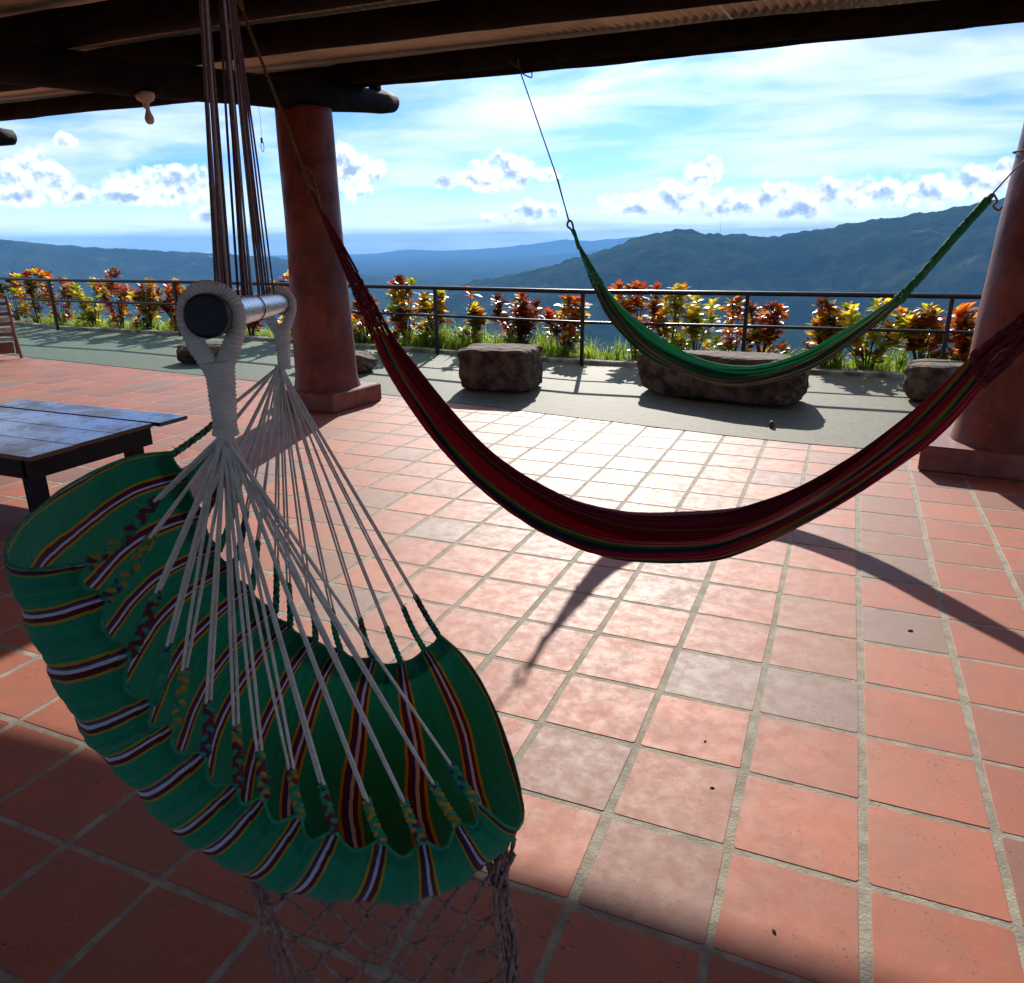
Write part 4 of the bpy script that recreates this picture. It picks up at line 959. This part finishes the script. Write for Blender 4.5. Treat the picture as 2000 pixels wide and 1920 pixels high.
# seat cloth
ATT = [(-.236,1.100),(-.226,1.042),(-.202,.950),(-.180,.863),(-.155,.815),(-.118,.757),(-.073,.690),(-.037,.655),(.016,.605),(.072,.566),(.150,.528),(.222,.512),(.285,.540),(.325,.578)]
UN, UF = 0.12, 0.765
arc = [0.0]
for a, b_ in zip(ATT, ATT[1:]): arc.append(arc[-1]+math.hypot(b_[0]-a[0], b_[1]-a[1]))
LA = arc[-1]
NS, NTT = 300, 130
E_ = spline([(v, 0, z) for v, z in ATT], 14*20+1-20)          # 13 segments x 20
NE = len(E_)
def edge(sg):        # sg 0..1 by attachment index
    q = max(0, min(1, sg))*(NE-1); i = min(int(q), NE-2); return E_[i].lerp(E_[i+1], q-i)
def enorm(sg):
    a, b_ = edge(sg-0.12 if sg > .12 else 0), edge(min(1, sg+0.12)); t = (b_-a).normalized(); return Vector((t.z, 0, -t.x))
stopsC = [(0.0, (0.012, 0.28, 0.135)), (0.335, (0.50, 0.30, 0.02)), (0.38, (0.125, 0.012, 0.026)), (0.445, (0.035, 0.035, 0.16)), (0.49, (0.62, 0.64, 0.72)), (0.55, (0.125, 0.012, 0.026)), (0.62, (0.50, 0.30, 0.02)), (0.668, (0.012, 0.28, 0.135))]
chair_cloth = clothmat('chair_cloth', stopsC, 13.0, 0.36, 1400, 0.05)
def seat_point(s_, t, inset=0.0):
    sg = s_
    # end gathers: the cloth runs out a little beyond the last cords
    e = edge(sg); n = enorm(sg)
    tl = max(0, 0.07-s_)/0.07; tr = max(0, s_-0.93)/0.07
    n = (n+Vector((-0.3*tl+0.10*tr, 0, 0.15*tl-0.05*tr))).normalized()
    th = math.pi*t
    D = float(np.interp(s_, [0, .15, .35, .6, .85, 1], [.172, .186, .212, .250, .236, .182]))
    bul = 0.055*math.sin(th)**1.0*math.cos(th)                       # cloth belly beyond the edges
    U = (UN+UF)/2-(UF-UN)/2*math.cos(th)-bul*1.25
    of = D*math.sin(th)**0.78
    # scalloped hem and pleats running in from every cord
    a = (sg*13) % 1.0; d = min(a, 1-a); hem = min(t, 1-t)
    sc = 0.016*math.sin(math.pi*a)**0.7*max(0, 1-hem/0.12)
    pl_ = math.exp(-hem/0.18)*1.5*(0.0075*math.cos(2*math.pi*a)+min(1, hem/0.05)*(0.0040*math.cos(6*math.pi*a+1.5*math.sin(sg*40))+0.0028*math.cos(10*math.pi*a)))
    wv = 0.020*(float(fbm(sg*9, t*4, 4, 7))-0.5)+0.006*(float(fbm(sg*34, t*14+sg*8, 3, 17))-0.5)
    of += sc*0.8+wv-pl_*0.35
    U += (pl_*0.75 if t < .5 else -pl_*0.75)
    of -= inset
    return H3(U, e.x+n.x*of, e.z+n.z*of)
rows = [[seat_point(i/(NS-1), j/(NTT-1)) for j in range(NTT)] for i in range(NS)]
mb = MB(); mb.grid(rows); me = mb.mesh('seat_cloth', chair_cloth, True)
set_uv(me, NS, NTT, lambda i, j: (i/(NS-1)+0.5/13+0.004*math.sin(j*0.13+i*.02)*(1-abs(2*j/(NTT-1)-1)), j/(NTT-1)))
place('seat_cloth', me, chair)
# double hem flaps hanging inside both edges
for nm, (ta, tb_) in (('near', (0.0, 0.052)), ('far', (1.0, 0.90))):
    rows = [[seat_point(i/(NS-1), lerp(ta, tb_, q/7), 0.004+0.020*math.sin(math.pi*q/14)) for q in range(8)] for i in range(NS)]
    mb = MB(); mb.grid(rows); me = mb.mesh('hem', chair_cloth, True); set_uv(me, NS, 8, lambda i, j: (i/(NS-1)+0.5/13+0.004*math.sin(lerp(ta, tb_, j/7)*(NTT-1)*0.13+i*.02)*(1-abs(2*lerp(ta, tb_, j/7)-1)), j/7*0.1)); place('hem', me, chair)
mb = MB()
for t_ in (0.0, 1.0):
    mb.tube([seat_point(i/(NS-1), t_) for i in range(NS)], 0.0032, 6)
for s_ in (0.0, 1.0):
    mb.tube([seat_point(s_, j/(NTT-1)) for j in range(NTT)], 0.0032, 6)
green_thread = mat('green_hem_thread', (0.010, 0.20, 0.09), (0.03, 0.30, 0.14), .9, 60, bump=0.4, bscale=300, bdist=.002)
mb.build('edge_cord', green_thread, chair, True)
# braids and white cords
bm3 = [green_thread, mat('maroon_thread', (0.10, 0.012, 0.02), (.16, .02, .03), .9, 60, bump=.3), mat('golden_thread', (0.46, 0.27, 0.03), (.34, .18, .03), .9, 60, bump=.3), mat('blue_thread', (.03, .03, .12), rough=.9, bump=0)]
blen = [0.165, 0.14, 0.125, 0.115, 0.115, 0.105, 0.125, 0.10, 0.105, 0.11, 0.10, 0.105, 0.11, 0.105]
r = random.Random(31)
for side in (0, 1):
    ap = H3(*(APEXN if side == 0 else APEXF)) if True else None
    ap = H3(APEXN[0]+0.012, APEXN[1], APEXN[2]+0.004) if side == 0 else H3(APEXF[0]-0.012, APEXF[1], APEXF[2]+0.004)
    for k in range(14):
        p = seat_point(k/13, float(side)); L = blen[k]*(1 if side == 0 else r.uniform(.85, 1.15))
        d = (ap-p); dn = d.normalized(); q = p+dn*L; side_v = dn.cross(Vector((0, 0, 1))).normalized()
        mid = p.lerp(q, .5)+Vector((0, 0, -0.006))+side_v*r.uniform(-.004, .004)
        mb = MB(); wts = (0, 0, 0, 0, 1, 1, 2, 2, 3) if k % 3 else (0, 0, 1, 1, 2, 0)
        if side: wts = (0, 0, 0, 0, 1, 3)
        plait(mb, [p-dn*0.008, mid, q+dn*.004], 0.0052 if side == 0 else 0.0045, 0.0048 if side == 0 else 0.0041, r, wts, 0.038)
        mb.tube([q-dn*.006, q+dn*.004], [0.0075, 0.006], 7, mi=0 if k % 3 else 3)
        for _ in range(7):                                                # frayed ends
            aa = Vector((r.uniform(-1, 1), r.uniform(-1, 1), r.uniform(-1, 1))).normalized()
            bp = q if r.random() < .6 else p.lerp(q, r.random())
            mb.tube([bp, bp+aa*.008+dn*.004, bp+aa*.016], 0.00045, 3, mi=r.choice((0, 0, 1, 2)))
        for _ in range(5):
            aa = Vector((r.uniform(-1, 1), r.uniform(-1, 1), r.uniform(-1, 1))).normalized()
            mb.tube([p, p+aa*.010, p+aa*.02+Vector((0, 0, -.006))], 0.0004, 3, mi=0)
        mb.build('braid', bm3, chair, True)
        for e in (-1, 1):
            mb = MB(); st = q-dn*0.004+side_v*e*0.0038; en = ap+Vector((r.uniform(-1, 1), r.uniform(-1, 1), 0))*0.006+side_v*e*.002
            mb.tube(spline([st, st.lerp(en, .3)+side_v*e*0.0015*r.uniform(.2, 1), st.lerp(en, .65)+side_v*e*0.001*r.uniform(0, 1), en], 24), [0.0025+0.00012*math.sin(q_*2.1) for q_ in range(24)], 8); mb.build('white_cord', white_c, chair, True)
# crocheted net hanging under the seat
net_m = mat('brown_purple_net_cord', (0.20, 0.10, 0.08), (0.36, 0.22, 0.17), .9, 60, bump=.5, bscale=250, bdist=.002)
UQ = 0.17
def nz_top(V): return float(np.interp(V, [-.078, -.009, .062, .137, .219, .295, .40], [.475, .428, .392, .366, .354, .366, .43]))
cols_ = [-.078, -.009, .062, .137, .219, .300]
NETG = {}
r = random.Random(12)
for row in range(9):
    for c_ in range(8):
        V = -0.078+0.0755*(c_+(0.5 if row % 2 else 0))
        if V > 0.36 : V = 0.375+0.002*row
        V = V+row*0.006*(1-(V+.078)/.45)
        z = nz_top(V)-0.052*row+(0.012 if row == 0 else 0)+r.uniform(-.006, .006)
        if z < 0.035: z = 0.035+r.uniform(0, .01)
        NETG[row, c_] = H3(UQ+0.006*row+(0.0 if row else 0.02)+r.uniform(-.004, .004), V+r.uniform(-.004, .004), z)
mb = MB()
for row in range(8):
    for c_ in range(8):
        for dc in ((0, 1) if row % 2 else (0, -1)):
            if (row+1, c_+dc) not in NETG: continue
            a, b_ = NETG[row, c_], NETG[row+1, c_+dc]
            if c_ == 7 and dc >= 0 and row % 2 == 1: continue
            mid = a.lerp(b_, .5)+vH*(0.007 if dc else -0.003)+Vector((0, 0, -0.007))
            cord(mb, [a, mid, b_], 0.0038, 2, 34, 6, rs=0.0027, steps_per_turn=8)
            mb.tube([b_+Vector((0, 0, .004)), b_-Vector((0, 0, .004))], 0.0042, 6)
mb.build('knotted_net', net_m, chair, True)
mb = MB()
for k in range(11):
    V0 = 0.345+0.006*k; z0 = nz_top(V0)-0.015+r.uniform(-.01, .01); x = [H3(UQ+r.uniform(0.0, .05), V0, z0), H3(UQ+.02+r.uniform(-.01, .02), .375+r.uniform(-.014, .014), .30), H3(UQ+.02+r.uniform(-.01, .02), .385+r.uniform(-.02, .02), .18), H3(UQ+.02+r.uniform(-.01, .02), .395+r.uniform(-.02, .02), .05)]
    cord(mb, spline(x, 10), 0.0045, 2, 18, 5, rs=.0034, steps_per_turn=8)
mb.build('gathered_tassel', net_m, chair, True)
mb = MB()
for k in range(3):
    x = [H3(UQ+.01*k, -.085+.004*k, .50), H3(UQ+.01*k, -.08+.008*k, .36), H3(UQ+.01*k, -.06+.012*k, .20), H3(UQ+.01*k, -.05+.014*k, .05)]
    cord(mb, spline(x, 10), 0.0045, 2, 22, 5, rs=.003, steps_per_turn=8)
mb.build('edge_strand', net_m, chair, True)

# ------------------------------------------------------------------ small debris on the tiles
def gpt(x, y, s, a, lbl):
    mb = MB(); r_ = random.Random(int(x*1000)); pts = [(s*(0.7+.5*r_.random())*math.cos(q)*1.5, s*(0.7+.5*r_.random())*math.sin(q), 0.0) for q in np.linspace(0, 6.28, 8)[:-1]]
    mb.add(pts+[(0, 0, s*.5)], [(i, (i+1) % 7, 7) for i in range(7)]); o = mb.build('dry_leaf_bit', dm); o.location = (x, y, 0.0015); o.rotation_euler = (0, 0, a); tag(o, lbl, 'dry leaf')
dm = mat('dark_debris', (0.02, 0.012, 0.01), (.05, .03, .02), .8, 40, bump=0)
gpt(0.190, 0.826, 0.01, .4, 'largest black leaf scrap on a grey tile right of the hammock')
gpt(-0.464, -0.224, 0.0045, 1.2, 'tiny black speck on a red tile near the centre right')
gpt(-0.408, -0.438, 0.005, .2, 'small black speck one tile nearer than the central speck')
gpt(-0.196, -0.883, 0.005, 2.0, 'dark crumb on the tile at the edge of the roof shadow near the bottom')
# a few far houses on the hillside
hw = mat('white_house_wall', (0.75, 0.75, 0.72), bump=0, rough=.8); hrf = mat('pale_roof', (0.42, 0.36, 0.32), bump=0)
def on_hill(az_, r_):
    i = int(np.argmin(abs(azs-az_))); j = int(np.argmin(abs(rr-r_))); return Vector((X_[i, j], Y_[i, j], Z_[i, j]))
for az_, r_, w_, lb in ((-12.0, 1500, 40, 'long white farm building in the valley just above the railing'), (-9.5, 1560, 18, 'small white house right of the long farm building'), (1.8, 2600, 22, 'white house on the dark slope above the green hammock'), (-43.5, 7300, 60, 'pale buildings on the far left ridge'), (-1.0, 2300, 18, 'tiny white house left of the slope house')):
    p = on_hill(az_, r_); t = thing('farmhouse', lb, 'house', (p.x, p.y, p.z+1), rad(-az_))
    mb = MB(); mb.box(0, 0, 2.5, w_, 9, 7); mb.build('wall', hw, t)
    mb = MB(); mb.add([(-w_/2-.6, -5.2, 6.1), (w_/2+.6, -5.2, 6.1), (w_/2+.6, 5.2, 6.1), (-w_/2-.6, 5.2, 6.1), (-w_/2-.6, 0, 8.6), (w_/2+.6, 0, 8.6)], [(0, 1, 5, 4), (2, 3, 4, 5), (1, 2, 5), (3, 0, 4), (3, 2, 1, 0)]); mb.build('roof', hrf, t)

p = on_hill(-8.45, 4700); mst = thing('radio_mast', 'thin radio mast standing on the right ridge', 'mast', (p.x, p.y, p.z-2))
mb = MB(); mb.tube([(0, 0, 0), (0, 0, 88)], [0.6, 0.35], 6); mb.build('lattice_pole', M['iron'], mst)
mb = MB(); mb.tube([(0, 0, 87), (0, 0, 100)], [0.35, 0.25], 6); mb.build('antenna', M['iron'], mst)
